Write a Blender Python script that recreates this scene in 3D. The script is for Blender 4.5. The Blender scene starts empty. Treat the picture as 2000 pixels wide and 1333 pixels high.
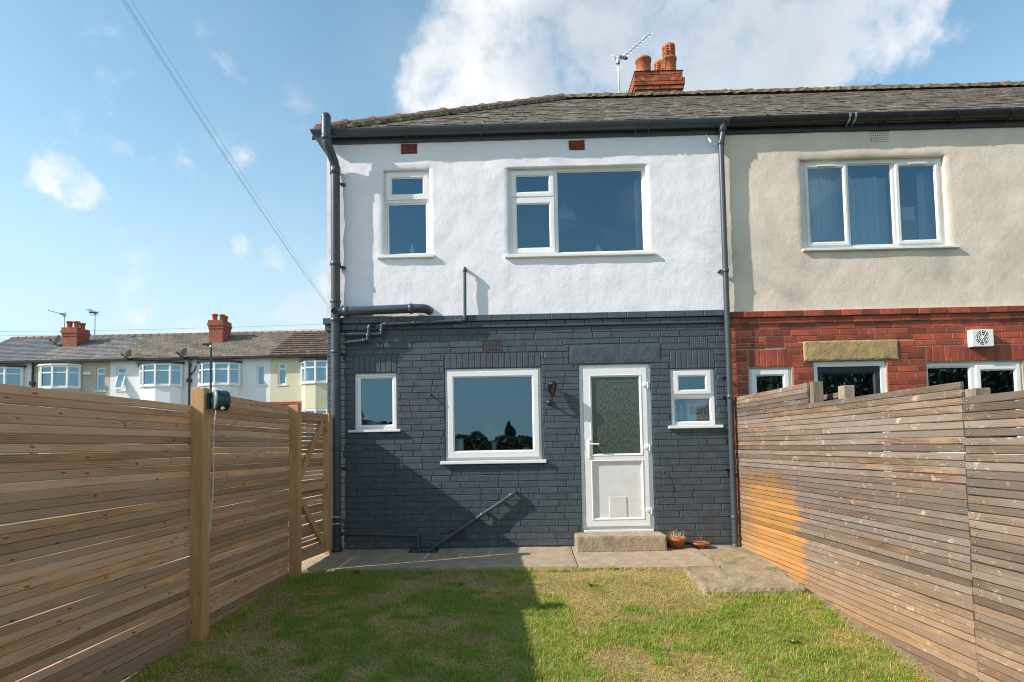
import bpy, math, random
import numpy as np
from mathutils import Vector, Matrix, noise as mnoise

rng = random.Random(7)
nrng = np.random.default_rng(11)
sc = bpy.context.scene
COL = sc.collection
rad = math.radians

# ------------------------------------------------------------------ camera
F_PX, CAM_D, CAM_H = 1150.0, 7.19, 1.25
th, ph, rh = 20 / 1150.0, rad(2.85), 0.0175
f0 = Vector((-math.sin(th) * math.cos(ph), math.cos(th) * math.cos(ph), math.sin(ph)))
r0 = Vector((math.cos(th), math.sin(th), 0))
u0 = r0.cross(f0)
up = u0 * math.cos(rh) + r0 * math.sin(rh)
rt = r0 * math.cos(rh) - u0 * math.sin(rh)
cd = bpy.data.cameras.new('camera')
cam = bpy.data.objects.new('camera', cd)
COL.objects.link(cam)
cam.matrix_world = Matrix(((rt.x, up.x, -f0.x, 0), (rt.y, up.y, -f0.y, -CAM_D), (rt.z, up.z, -f0.z, CAM_H), (0, 0, 0, 1)))
cd.sensor_fit = 'HORIZONTAL'
cd.sensor_width = 36
cd.lens = F_PX / 2000 * 36
cd.shift_y = (815 - 666.5) / 2000
cd.clip_start, cd.clip_end = 0.05, 3000
sc.camera = cam

# ------------------------------------------------------------------ sun, sky, exposure
SUN_FROM = Vector((-3.3, -1.0, 2.35)).normalized()
sd = bpy.data.lights.new('sun', 'SUN')
sd.energy = 4.1
sd.angle = rad(0.5)
sd.color = (1.0, 0.92, 0.85)
sun = bpy.data.objects.new('sun', sd)
COL.objects.link(sun)
sun.rotation_euler = SUN_FROM.to_track_quat('Z', 'Y').to_euler()
sc.view_settings.view_transform = 'Standard'
sc.view_settings.look = 'None'
sc.view_settings.gamma = 1.0
sc.view_settings.use_curve_mapping = False
sc.view_settings.exposure = 0.68
try:
    sc.cycles.use_denoising = True
    sc.cycles.denoising_input_passes = 'RGB_ALBEDO_NORMAL'
    sc.cycles.denoising_prefilter = 'NONE'
    sc.cycles.pixel_filter_type = 'BLACKMAN_HARRIS'
    sc.cycles.filter_width = 1.1
    sc.cycles.max_bounces = 6
    sc.cycles.use_adaptive_sampling = True
    sc.cycles.adaptive_threshold = 0.015
    sc.cycles.transparent_max_bounces = 12
    sc.cycles.sample_clamp_indirect = 6.0
except Exception:
    pass


# ------------------------------------------------------------------ node helpers
def nd(nt, t, ins=None, **props):
    n = nt.nodes.new('ShaderNode' + t)
    for k, v in props.items():
        setattr(n, k, v)
    for k, v in (ins or {}).items():
        s = n.inputs[k]
        if hasattr(v, 'node'):
            nt.links.new(v, s)
        else:
            s.default_value = v
    return n


def mth(nt, op, a, b=None, c=None, clamp=False):
    ins = {0: a}
    if b is not None:
        ins[1] = b
    if c is not None:
        ins[2] = c
    return nd(nt, 'Math', ins, operation=op, use_clamp=clamp).outputs[0]


def vmath(nt, op, a, b=None):
    ins = {0: a}
    if b is not None:
        ins[1] = b
    n = nd(nt, 'VectorMath', ins, operation=op)
    return n.outputs[1] if op in ('DOT_PRODUCT', 'LENGTH', 'DISTANCE') else n.outputs[0]


def c4(c):
    return (c[0], c[1], c[2], 1.0)


def mixc(nt, fac, a, b, blend='MIX'):
    n = nd(nt, 'Mix', None, data_type='RGBA', blend_type=blend)
    for i, v in ((0, fac), (6, a), (7, b)):
        if hasattr(v, 'node'):
            nt.links.new(v, n.inputs[i])
        else:
            n.inputs[i].default_value = v if i == 0 else c4(v)
    return n.outputs[2]


def sstep(nt, x, lo, hi, o0=0.0, o1=1.0):
    n = nd(nt, 'MapRange', {0: x, 1: lo, 2: hi, 3: o0, 4: o1}, interpolation_type='SMOOTHSTEP')
    return n.outputs[0]


def nz(nt, vec, scale, detail=4.0, rough=0.55, dist=0.0):
    return nd(nt, 'TexNoise', {'Vector': vec, 'Scale': scale, 'Detail': detail, 'Roughness': rough, 'Distortion': dist}).outputs[0]


def newmat(name):
    m = bpy.data.materials.new(name)
    m.use_nodes = True
    return m, m.node_tree, m.node_tree.nodes['Principled BSDF']


def bump(nt, h, strength, dist):
    return nd(nt, 'Bump', {'Height': h, 'Strength': strength, 'Distance': dist}).outputs[0]


def simple(name, col, rough=0.6, var=0.25, nscale=5.0, rnd=0.0, bmp=0.0, bscale=90.0, bdist=0.004, metal=0.0, col2=None, c2lo=0.5, c2hi=0.7, c2scale=3.0, spec=0.5, trowel=False, grit=0.0, splash=None):
    """Surface colour with mottling, a second stain colour, variation per object and fine relief."""
    m, nt, b = newmat(name)
    pos = nd(nt, 'NewGeometry').outputs['Position']
    n1 = nz(nt, pos, nscale, 6, 0.6)
    k = sstep(nt, n1, 0.25, 0.75, 1 - var, 1 + var)
    if rnd:
        r = nd(nt, 'ObjectInfo').outputs['Random']
        k = mth(nt, 'MULTIPLY', k, mth(nt, 'MULTIPLY_ADD', r, 2 * rnd, 1 - rnd))
    if grit:
        k = mth(nt, 'MULTIPLY', k, sstep(nt, nz(nt, pos, 95.0, 3, 0.7), 0.3, 0.7, 1 - grit, 1 + grit))
    c = col
    if col2:
        f = sstep(nt, nz(nt, pos, c2scale, 5, 0.6), c2lo, c2hi)
        c = mixc(nt, f, col, col2)
    if splash:     # mud splashed up from the ground
        zz = nd(nt, 'SeparateXYZ', {0: pos}).outputs[2]
        sp_ = mth(nt, 'MULTIPLY', sstep(nt, zz, 0.42, 0.03), sstep(nt, nz(nt, pos, 22.0, 5, 0.7), 0.42, 0.68))
        c = mixc(nt, mth(nt, 'MULTIPLY', sp_, 0.55), c, splash)
    kk = nd(nt, 'CombineXYZ', {0: k, 1: k, 2: k}).outputs[0]
    cc = mixc(nt, 1.0, c, kk, 'MULTIPLY') if hasattr(c, 'node') else mixc(nt, 1.0, kk, c, 'MULTIPLY')
    nt.links.new(cc, b.inputs['Base Color'])
    b.inputs['Roughness'].default_value = rough
    b.inputs['Metallic'].default_value = metal
    b.inputs['Specular IOR Level'].default_value = spec
    if bmp:
        h = nz(nt, pos, bscale, 4, 0.6)
        if trowel:
            h = mth(nt, 'ADD', mth(nt, 'MULTIPLY', nz(nt, pos, 13.0, 3, 0.5), 0.75), mth(nt, 'MULTIPLY', h, 0.60))
        nt.links.new(bump(nt, h, bmp, bdist), b.inputs['Normal'])
    return m


def wood(name, dark, mid, light, knot, axis='Y', knot_pale=0.0, stain=False, rnd=0.25, grey=None, kth=0.5, kdist=0.07):
    m, nt, b = newmat(name)
    pos = nd(nt, 'NewGeometry').outputs['Position']
    r = nd(nt, 'ObjectInfo').outputs['Random']
    s = nd(nt, 'SeparateXYZ', {0: pos})
    along, across = (s.outputs[1], s.outputs[2]) if axis == 'Y' else (s.outputs[2], mth(nt, 'ADD', s.outputs[0], s.outputs[1]))
    al = mth(nt, 'MULTIPLY_ADD', r, 61.0, along)
    ac = mth(nt, 'MULTIPLY_ADD', r, 23.0, across)
    # knots
    kv = nd(nt, 'CombineXYZ', {0: mth(nt, 'MULTIPLY', al, 2.8), 1: mth(nt, 'MULTIPLY', ac, 9.0), 2: mth(nt, 'MULTIPLY', r, 40.0)}).outputs[0]
    vor = nd(nt, 'TexVoronoi', {'Vector': kv, 'Scale': 1.0, 'Randomness': 1.0}, voronoi_dimensions='2D')
    has = nd(nt, 'SeparateColor', {0: vor.outputs['Color']}).outputs[0]
    d = mth(nt, 'ADD', vor.outputs['Distance'], mth(nt, 'MULTIPLY', nz(nt, kv, 3.2, 3), kdist))
    near = mth(nt, 'MULTIPLY', mth(nt, 'EXPONENT', mth(nt, 'MULTIPLY', d, -6.5)), sstep(nt, has, kth, kth + 0.05))
    # grain lines running along the board and swerving round the knots
    wob = nz(nt, nd(nt, 'CombineXYZ', {0: mth(nt, 'MULTIPLY', al, 1.6), 1: mth(nt, 'MULTIPLY', ac, 7.0), 2: r}).outputs[0], 1.0, 3, 0.5)
    g = mth(nt, 'ADD', mth(nt, 'MULTIPLY', ac, 620.0), mth(nt, 'MULTIPLY', wob, 30.0))
    g = mth(nt, 'ADD', g, mth(nt, 'MULTIPLY', near, 24.0))
    ring = mth(nt, 'MULTIPLY_ADD', mth(nt, 'MULTIPLY', mth(nt, 'SINE', g), sstep(nt, wob, 0.35, 0.65, 0.12, 1.0)), 0.5, 0.5)
    fib = nz(nt, nd(nt, 'CombineXYZ', {0: mth(nt, 'MULTIPLY', al, 5.0), 1: mth(nt, 'MULTIPLY', ac, 420.0), 2: mth(nt, 'MULTIPLY', r, 9.0)}).outputs[0], 1.0, 4, 0.6)
    gr = mth(nt, 'ADD', mth(nt, 'MULTIPLY', ring, 0.26), mth(nt, 'MULTIPLY', fib, 0.78))
    blot = nz(nt, nd(nt, 'CombineXYZ', {0: mth(nt, 'MULTIPLY', al, 2.3), 1: mth(nt, 'MULTIPLY', ac, 12.0), 2: r}).outputs[0], 1.0, 5, 0.6)
    c = mixc(nt, sstep(nt, gr, 0.30, 0.68), dark, mid)
    c = mixc(nt, sstep(nt, blot, 0.45, 0.72), c, light)
    if grey:
        g2 = nz(nt, nd(nt, 'CombineXYZ', {0: mth(nt, 'MULTIPLY', al, 0.9), 1: mth(nt, 'MULTIPLY', ac, 5.0), 2: mth(nt, 'ADD', r, 7.0)}).outputs[0], 1.0, 4, 0.6)
        c = mixc(nt, sstep(nt, g2, 0.36, 0.58, 0.0, 0.88), c, grey)
        c = mixc(nt, mth(nt, 'MULTIPLY', sstep(nt, ring, 0.45, 0.1), 0.22), c, dark)
    if knot_pale:
        pv = nd(nt, 'CombineXYZ', {0: mth(nt, 'MULTIPLY', al, 11.0), 1: mth(nt, 'MULTIPLY', ac, 13.0), 2: mth(nt, 'MULTIPLY', r, 5.0)}).outputs[0]
        pn = nz(nt, pv, 1.0, 5, 0.65, 0.8)
        pf = mth(nt, 'MAXIMUM', sstep(nt, near, 0.25, 0.55, 0.0, 0.55), sstep(nt, pn, 0.57, 0.76))
        c = mixc(nt, mth(nt, 'MULTIPLY', pf, knot_pale), c, (0.50, 0.405, 0.30))
    c = mixc(nt, sstep(nt, near, 0.50, 0.68, 0.0, 0.35 if knot_pale else 0.8), c, knot)
    if stain:     # timber once covered by something stored here: still fresh and orange
        n2 = nz(nt, pos, 4.0, 5, 0.6)
        n3 = mth(nt, 'MULTIPLY', mth(nt, 'SUBTRACT', n2, 0.5), 0.34)
        yy = mth(nt, 'ADD', mth(nt, 'MULTIPLY_ADD', r, 0.30, s.outputs[1]), mth(nt, 'SUBTRACT', n3, 0.15))
        zz = mth(nt, 'ADD', mth(nt, 'MULTIPLY_ADD', r, 0.10, s.outputs[2]), mth(nt, 'SUBTRACT', n3, 0.05))
        f = mth(nt, 'MULTIPLY', sstep(nt, yy, -1.50, -1.36), sstep(nt, yy, 0.0, -0.6, 0.15, 1.0))
        f = mth(nt, 'MULTIPLY', f, sstep(nt, zz, 0.95, 0.62))
        f = mth(nt, 'MULTIPLY', f, sstep(nt, blot, 0.25, 0.6, 0.45, 0.95))
        o = mixc(nt, sstep(nt, gr, 0.2, 0.9), (0.33, 0.145, 0.030), (0.52, 0.27, 0.07))
        o = mixc(nt, mth(nt, 'MULTIPLY', sstep(nt, near, 0.3, 0.6), 0.5), o, (0.62, 0.38, 0.15))
        c = mixc(nt, f, c, o)
        low = mth(nt, 'MULTIPLY', sstep(nt, mth(nt, 'ADD', s.outputs[2], n3), 0.55, -0.2), 0.38)
        c = mixc(nt, low, c, (0.34, 0.19, 0.08))
    k = mth(nt, 'MULTIPLY_ADD', r, 2 * rnd, 1 - rnd)
    kk = nd(nt, 'CombineXYZ', {0: k, 1: k, 2: k}).outputs[0]
    c = mixc(nt, 1.0, c, kk, 'MULTIPLY')
    nt.links.new(c, b.inputs['Base Color'])
    b.inputs['Roughness'].default_value = 0.72
    b.inputs['Specular IOR Level'].default_value = 0.35
    nt.links.new(bump(nt, gr, 0.5, 0.0025), b.inputs['Normal'])
    return m


# ------------------------------------------------------------------ world: sky with fair-weather cumulus
w = bpy.data.worlds.new('World')
sc.world = w
w.use_nodes = True
wt = w.node_tree
wt.nodes.clear()
wout = wt.nodes.new('ShaderNodeOutputWorld')
bg = wt.nodes.new('ShaderNodeBackground')
wt.links.new(bg.outputs[0], wout.inputs[0])
SKY_STRENGTH = 0.15
bg.inputs[1].default_value = SKY_STRENGTH
sky = nd(wt, 'TexSky', None, sky_type='NISHITA')
sky.sun_disc = False
sky.sun_elevation = math.asin(SUN_FROM.z)
sky.sun_rotation = math.atan2(SUN_FROM.x, SUN_FROM.y)
sky.altitude = 60
sky.air_density = 1.0
sky.dust_density = 0.3
sky.ozone_density = 1.6
dirv = vmath(wt, 'NORMALIZE', nd(wt, 'TexCoord').outputs['Generated'])
wob = nd(wt, 'TexNoise', {'Vector': dirv, 'Scale': 7.0, 'Detail': 6.0, 'Roughness': 0.6}).outputs['Color']
dw = vmath(wt, 'NORMALIZE', vmath(wt, 'ADD', dirv, vmath(wt, 'SCALE', vmath(wt, 'SUBTRACT', wob, (0.5, 0.5, 0.5)))))
dw.node.inputs[0].links[0].from_node.inputs[1].links[0].from_node.inputs['Scale'].default_value = 0.16
# cloud masses: compass bearing from north-of-view (degrees, + right), elevation (degrees), radius (degrees), weight
CLOUDS = [(-1.5, 37.5, 5.5, 1.0), (-4.5, 34.5, 5.0, 1.0), (-8.5, 31.5, 3.2, 1.0), (3.0, 34.5, 6.5, .96), (8.5, 33.0, 5.5, .84), (14, 34.5, 7.0, .82), (21, 33.8, 7.0, .84),
          (27, 31.5, 6.0, 1.0), (32, 32.0, 5.0, .95), (21, 28.6, 3.2, .8), (10.0, 28.5, 3.0, .8), (-38.7, 21.2, 1.7, .8), (-34.8, 24.0, 1.3, .52), (-31.5, 23.4, 1.5, .54), (-25.8, 24.5, 1.4, .40),
          (-25.3, 18.2, 1.0, .7), (-22.6, 17.5, 1.1, .72), (-18.2, 15.2, 2.1, .88), (-16, 14.5, 1.6, .65), (-36, 11.0, 3.0, .5), (-29, 10.4, 2.5, .42), (-20, 10.6, 3.2, .48),
          (60, 24, 9, .9), (78, 36, 8, .85), (-70, 30, 8, .85), (-95, 22, 7, .8), (120, 30, 10, .9), (-150, 12, 7, .8), (178, 14, 8, .7), (160, 24, 9, .75), (-120, 34, 8, .8)]
acc = None
for az, el, r_, wgt in CLOUDS:
    cdir = (math.sin(rad(az)) * math.cos(rad(el)), math.cos(rad(az)) * math.cos(rad(el)), math.sin(rad(el)))
    dt = vmath(wt, 'DOT_PRODUCT', dw, cdir)
    f = sstep(wt, dt, math.cos(rad(r_ * 1.45)), math.cos(rad(r_ * 0.35)), 0.0, wgt)
    acc = f if acc is None else mth(wt, 'MAXIMUM', acc, f)
fb = nz(wt, dirv, 9.0, 7, 0.58, 0.3)
fine = nz(wt, dirv, 34.0, 4, 0.62)
dens = mth(wt, 'ADD', mth(wt, 'MULTIPLY', acc, 0.80), mth(wt, 'MULTIPLY', mth(wt, 'SUBTRACT', fb, 0.5), 2.1))
dens = mth(wt, 'ADD', dens, mth(wt, 'MULTIPLY', mth(wt, 'SUBTRACT', fine, 0.5), 0.42))
cov = sstep(wt, dens, 0.16, 1.0)
# thick middles and the sides turned from the sun are greyer
shade_n = nz(wt, vmath(wt, 'ADD', dirv, tuple(SUN_FROM * -0.05)), 6.0, 6, 0.55)
gd = vmath(wt, 'DOT_PRODUCT', dirv, (math.sin(rad(17)) * math.cos(rad(34)), math.cos(rad(17)) * math.cos(rad(34)), math.sin(rad(34))))
thick = sstep(wt, gd, math.cos(rad(17)), math.cos(rad(8)), 0.0, 0.95)
thick = mth(wt, 'MULTIPLY', thick, sstep(wt, dens, 0.5, 0.95, 0.5, 1.0))
shade = mth(wt, 'ADD', thick, sstep(wt, shade_n, 0.45, 0.70, 0.0, 0.5), clamp=True)
ccol = mixc(wt, shade, (4.5, 4.5, 4.55), (2.75, 3.05, 3.35))
elev = nd(wt, 'SeparateXYZ', {0: dirv}).outputs[2]
skyc = mixc(wt, 1.0, sky.outputs[0], (0.99, 1.11, 0.95), 'MULTIPLY')
skyc = mixc(wt, sstep(wt, elev, 0.50, 0.03, 0.0, 0.88), skyc, (2.95, 3.55, 3.9))   # pale summer haze low down
skyc = mixc(wt, sstep(wt, nz(wt, dirv, 2.6, 6, 0.55), 0.40, 0.75, 0.0, 0.22), skyc, (2.7, 3.4, 3.9))   # thin high veil
full = mixc(wt, cov, skyc, ccol)
wt.links.new(full, bg.inputs[0])
try:
    w.cycles.sampling_method = 'MANUAL'
    w.cycles.sample_map_resolution = 256
except Exception:
    pass

# ------------------------------------------------------------------ mesh helpers
WL = {}          # world location of every built object


class MB:
    def __init__(s):
        s.v, s.f, s.sm = [], [], []

    def quad(s, a, b, c, d, sm=False):
        i = len(s.v)
        s.v += [tuple(a), tuple(b), tuple(c), tuple(d)]
        s.f.append((i, i + 1, i + 2, i + 3))
        s.sm.append(sm)

    def poly(s, pts, sm=False):
        i = len(s.v)
        s.v += [tuple(p) for p in pts]
        s.f.append(tuple(range(i, i + len(pts))))
        s.sm.append(sm)

    def mesh(s, vs, fs, sm=False):
        i = len(s.v)
        s.v += [tuple(p) for p in vs]
        s.f += [tuple(i + k for k in f) for f in fs]
        s.sm += [sm] * len(fs)

    def box(s, x0, x1, y0, y1, z0, z1, bv=0.0):
        if bv <= 0:
            v = [(x0, y0, z0), (x1, y0, z0), (x1, y1, z0), (x0, y1, z0), (x0, y0, z1), (x1, y0, z1), (x1, y1, z1), (x0, y1, z1)]
            s.mesh(v, [(0, 3, 2, 1), (4, 5, 6, 7), (0, 1, 5, 4), (1, 2, 6, 5), (2, 3, 7, 6), (3, 0, 4, 7)])
            return
        c, h = Vector(((x0 + x1) / 2, (y0 + y1) / 2, (z0 + z1) / 2)), Vector(((x1 - x0) / 2, (y1 - y0) / 2, (z1 - z0) / 2))
        s.cbox(c, h, bv)

    def cbox(s, c, h, bv, M=None):
        """box with chamfered edges, optional rotation matrix"""
        vs, idx = [], {}
        for sx in (-1, 1):
            for sy in (-1, 1):
                for sz in (-1, 1):
                    for a in range(3):
                        p = [sx * (h[0] - bv), sy * (h[1] - bv), sz * (h[2] - bv)]
                        p[a] += (sx, sy, sz)[a] * bv
                        idx[(sx, sy, sz, a)] = len(vs)
                        q = Vector(p)
                        if M is not None:
                            q = M @ q
                        vs.append(q + Vector(c))
        fs = []
        for a in range(3):
            o = [k for k in range(3) if k != a]
            for sg in (-1, 1):
                q = []
                for (p1, p2) in ((-1, -1), (1, -1), (1, 1), (-1, 1)):
                    t = [0, 0, 0]
                    t[a], t[o[0]], t[o[1]] = sg, p1, p2
                    q.append(idx[(t[0], t[1], t[2], a)])
                flip = (sg > 0) == (a != 1)
                fs.append(tuple(q) if flip else tuple(reversed(q)))
        for a in range(3):
            o = [k for k in range(3) if k != a]
            for p1 in (-1, 1):
                for p2 in (-1, 1):
                    def key(sa, ax):
                        t = [0, 0, 0]
                        t[a], t[o[0]], t[o[1]] = sa, p1, p2
                        return idx[(t[0], t[1], t[2], ax)]
                    fs.append((key(-1, o[0]), key(1, o[0]), key(1, o[1]), key(-1, o[1])))
        for sx in (-1, 1):
            for sy in (-1, 1):
                for sz in (-1, 1):
                    fs.append((idx[(sx, sy, sz, 0)], idx[(sx, sy, sz, 1)], idx[(sx, sy, sz, 2)]))
        s.mesh(vs, fs)

    def bar(s, a, b, w, t, upv=(0, 0, 1), bv=0.003):
        """rectangular bar from a to b, w across and t thick"""
        a, b = Vector(a), Vector(b)
        x = (b - a).normalized()
        y = Vector(upv).cross(x).normalized()
        z = x.cross(y)
        M = Matrix((x, y, z)).transposed()
        s.cbox((a + b) / 2, ((b - a).length / 2, t / 2, w / 2), bv, M)

    def tube(s, pts, r, seg=12, cap=True, fillet=0.0, sm=True):
        P = [Vector(p) for p in pts]
        if fillet > 0 and len(P) > 2:
            Q = [P[0]]
            for i in range(1, len(P) - 1):
                a, c, b = P[i - 1], P[i], P[i + 1]
                d1, d2 = (a - c), (b - c)
                k = min(fillet, d1.length * .49, d2.length * .49)
                p1, p2 = c + d1.normalized() * k, c + d2.normalized() * k
                for t in (0, .25, .5, .75, 1):
                    Q.append(p1 * (1 - t) ** 2 + c * 2 * t * (1 - t) + p2 * t * t)
            Q.append(P[-1])
            P = Q
        R = r if isinstance(r, (list, tuple)) else [r] * len(P)
        n = len(P)
        T = []
        for i in range(n):
            t = (P[min(i + 1, n - 1)] - P[max(i - 1, 0)])
            T.append(t.normalized() if t.length > 1e-9 else Vector((0, 0, 1)))
        ref = Vector((0, 0, 1)) if abs(T[0].z) < .9 else Vector((1, 0, 0))
        u = T[0].cross(ref).normalized()
        vs, fs = [], []
        for i in range(n):
            u = (u - T[i] * u.dot(T[i])).normalized()
            v = T[i].cross(u)
            for k in range(seg):
                a = 2 * math.pi * k / seg
                vs.append(P[i] + (u * math.cos(a) + v * math.sin(a)) * R[i])
        for i in range(n - 1):
            for k in range(seg):
                k2 = (k + 1) % seg
                fs.append((i * seg + k, i * seg + k2, (i + 1) * seg + k2, (i + 1) * seg + k))
        s.mesh(vs, fs, sm)
        if cap:
            s.poly([vs[k] for k in reversed(range(seg))])
            s.poly([vs[(n - 1) * seg + k] for k in range(seg)])

    def lathe(s, c, prof, seg=20, sm=True, axis=None):
        """revolve (radius, height) profile about an axis through c"""
        c = Vector(c)
        az = Vector(axis).normalized() if axis else Vector((0, 0, 1))
        ax = az.cross(Vector((0, 1, 0)) if abs(az.y) < .9 else Vector((1, 0, 0))).normalized()
        ay = az.cross(ax)
        vs, fs = [], []
        for (r, h) in prof:
            for k in range(seg):
                a = 2 * math.pi * k / seg
                vs.append(c + az * h + ax * (r * math.cos(a)) + ay * (r * math.sin(a)))
        for i in range(len(prof) - 1):
            for k in range(seg):
                k2 = (k + 1) % seg
                fs.append((i * seg + k, i * seg + k2, (i + 1) * seg + k2, (i + 1) * seg + k))
        s.mesh(vs, fs, sm)

    def ring(s, o, i, yf, yb, ch):
        """picture-frame: o, i = (x0, x1, z0, z1); front face at yf, chamfer ch down to the inner edge"""
        def R(q, e, y):
            return [(q[0] - e, y, q[2] - e), (q[1] + e, y, q[2] - e), (q[1] + e, y, q[3] + e), (q[0] - e, y, q[3] + e)]
        b = 0.004
        loops = [R(o, 0, yb), R(o, 0, yf + b), R(o, -b, yf), R(i, ch, yf), R(i, ch * .12, yf + ch), R(i, 0, yf + ch), R(i, 0, yb)]
        for A, B in zip(loops, loops[1:]):
            for k in range(4):
                k2 = (k + 1) % 4
                s.quad(A[k], A[k2], B[k2], B[k])

    def holed(s, o, holes, yf, yb):
        xs = sorted({o[0], o[1]} | {h[k] for h in holes for k in (0, 1) if o[0] < h[k] < o[1]})
        zs = sorted({o[2], o[3]} | {h[k] for h in holes for k in (2, 3) if o[2] < h[k] < o[3]})
        inh = lambda x, z: any(h[0] < x < h[1] and h[2] < z < h[3] for h in holes)
        for a, b in zip(xs, xs[1:]):
            for c, d in zip(zs, zs[1:]):
                if not inh((a + b) / 2, (c + d) / 2):
                    s.quad((a, yf, c), (b, yf, c), (b, yf, d), (a, yf, d))
                    s.quad((a, yb, d), (b, yb, d), (b, yb, c), (a, yb, c))
        for h in holes:
            a, b, c, d = max(h[0], o[0]), min(h[1], o[1]), max(h[2], o[2]), min(h[3], o[3])
            s.quad((a, yf, c), (a, yf, d), (a, yb, d), (a, yb, c))
            s.quad((b, yf, d), (b, yf, c), (b, yb, c), (b, yb, d))
            s.quad((a, yf, d), (b, yf, d), (b, yb, d), (a, yb, d))
            s.quad((b, yf, c), (a, yf, c), (a, yb, c), (b, yb, c))
        a, b, c, d = o
        s.quad((a, yb, c), (a, yb, d), (a, yf, d), (a, yf, c))
        s.quad((b, yf, c), (b, yf, d), (b, yb, d), (b, yb, c))
        s.quad((a, yf, d), (b, yf, d), (b, yb, d), (a, yb, d))
        s.quad((a, yb, c), (b, yb, c), (b, yf, c), (a, yf, c))

    def build(s, name, mat, parent=None, origin=None):
        V = np.array(s.v, float)
        og = np.array(origin) if origin is not None else (V.min(0) + V.max(0)) / 2
        me = bpy.data.meshes.new(name)
        me.from_pydata((V - og).tolist(), [], s.f)
        me.polygons.foreach_set('use_smooth', s.sm)
        me.materials.append(mat)
        return link(name, me, og, parent)


def link(name, me, og, parent=None, rot=None, scale=None):
    o = bpy.data.objects.new(name, me)
    COL.objects.link(o)
    og = Vector(og)
    WL[o] = og
    if parent is not None:
        o.parent = parent
        o.location = og - WL[parent]
    else:
        o.location = og
    if rot:
        o.rotation_euler = rot
    if scale:
        o.scale = scale
    return o


def thing(name, loc, label, cat, group=None):
    o = link(name, None, loc)
    return tag(o, label, cat, group)


def tag(o, label, cat, group=None):
    o['label'], o['category'] = label, cat
    if group:
        o['group'] = group
    return o


def kind(o, k):
    o['kind'] = k
    return o


def n3(x, y, z, sc_=1.0):
    return mnoise.noise(Vector((x * sc_, y * sc_, z * sc_)))


def rough_box(x0, x1, y0, y1, z0, z1, step=0.05, amp=0.006, freq=9.0, zfun=None):
    """block with uneven faces and worn edges"""
    mb = MB()

    def disp(p):
        p = Vector(p)
        d = mnoise.noise_vector(p * freq) * amp + mnoise.noise_vector(p * freq * 3.1) * amp * .5
        c = Vector((min(p.x - x0, x1 - p.x), min(p.y - y0, y1 - p.y), min(p.z - z0, z1 - p.z)))
        e = sorted(c)
        if e[1] < 1e-6:                      # an edge: pull it in a little
            m = Vector(((x0 + x1) / 2, (y0 + y1) / 2, (z0 + z1) / 2))
            pull = amp * (1.0 + 1.5 * abs(n3(p.x, p.y, p.z, 14)))
            for a in range(3):
                if c[a] < 1e-6:
                    d[a] += math.copysign(pull, m[a] - p[a])
        q = p + d
        if zfun:
            q.z += zfun(p.x, p.y)
        return q
    lim = ((x0, x1), (y0, y1), (z0, z1))
    for a in range(3):
        u, v = [k for k in range(3) if k != a]
        nu = max(1, int((lim[u][1] - lim[u][0]) / step))
        nv = max(1, int((lim[v][1] - lim[v][0]) / step))
        for side in (0, 1):
            vs, fs = [], []
            for i in range(nu + 1):
                for j in range(nv + 1):
                    p = [0, 0, 0]
                    p[a] = lim[a][side]
                    p[u] = lim[u][0] + (lim[u][1] - lim[u][0]) * i / nu
                    p[v] = lim[v][0] + (lim[v][1] - lim[v][0]) * j / nv
                    vs.append(disp(p))
            for i in range(nu):
                for j in range(nv):
                    q = (i * (nv + 1) + j, (i + 1) * (nv + 1) + j, (i + 1) * (nv + 1) + j + 1, i * (nv + 1) + j + 1)
                    fl = (side == 1) != (a == 1)
                    fs.append(q if fl else tuple(reversed(q)))
            mb.mesh(vs, fs)
    return mb


# ------------------------------------------------------------------ materials
m_white = simple('white_render', (0.85, 0.825, 0.85), 0.85, 0.05, 3.0, 0, 0.75, 120, 0.008, col2=(0.75, 0.735, 0.755), c2lo=0.55, c2hi=0.8, trowel=True)
m_cream = simple('cream_render', (0.73, 0.62, 0.50), 0.9, 0.10, 2.0, 0, 0.8, 120, 0.008, col2=(0.54, 0.47, 0.38), c2lo=0.48, c2hi=0.78, c2scale=1.6, trowel=True)
m_grey = simple('grey_masonry_paint', (0.061, 0.079, 0.094), 0.5, 0.15, 7.0, 0.09, 0.55, 60, 0.005, col2=(0.088, 0.104, 0.114), c2lo=0.52, c2hi=0.75, c2scale=9, splash=(0.16, 0.14, 0.115))
m_greyj = simple('grey_painted_joint', (0.064, 0.083, 0.098), 0.6, 0.2, 14.0, 0, 0.7, 110, 0.005)
m_pipe = simple('grey_painted_pipe', (0.055, 0.069, 0.082), 0.35, 0.15, 12.0, 0.06, 0.15, 40, 0.002)
m_pipe_old = simple('dark_iron_pipe', (0.035, 0.038, 0.042), 0.42, 0.25, 16.0, 0.0, 0.3, 60, 0.002)
m_upvc = simple('white_upvc', (0.82, 0.82, 0.80), 0.28, 0.03, 6.0, 0.02)
m_upvc_old = simple('aged_white_upvc', (0.72, 0.72, 0.69), 0.35, 0.06, 8.0, 0.03, col2=(0.60, 0.58, 0.52), c2lo=0.55, c2hi=0.8)
m_seal = simple('black_seal', (0.02, 0.02, 0.022), 0.5, 0.1)
m_black = simple('black_gutter', (0.018, 0.018, 0.02), 0.35, 0.4, 9.0, 0.1, 0.4, 40, 0.004, col2=(0.09, 0.085, 0.08), c2lo=0.6, c2hi=0.8, c2scale=7)
m_terra = simple('terracotta', (0.44, 0.13, 0.045), 0.7, 0.15, 14, 0.08, 0.3, 80, 0.002, col2=(0.50, 0.22, 0.10), c2lo=0.5, c2hi=0.8, c2scale=10)
m_airbrick = simple('terracotta_airbrick', (0.23, 0.050, 0.032), 0.75, 0.2, 20, 0.05)
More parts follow.
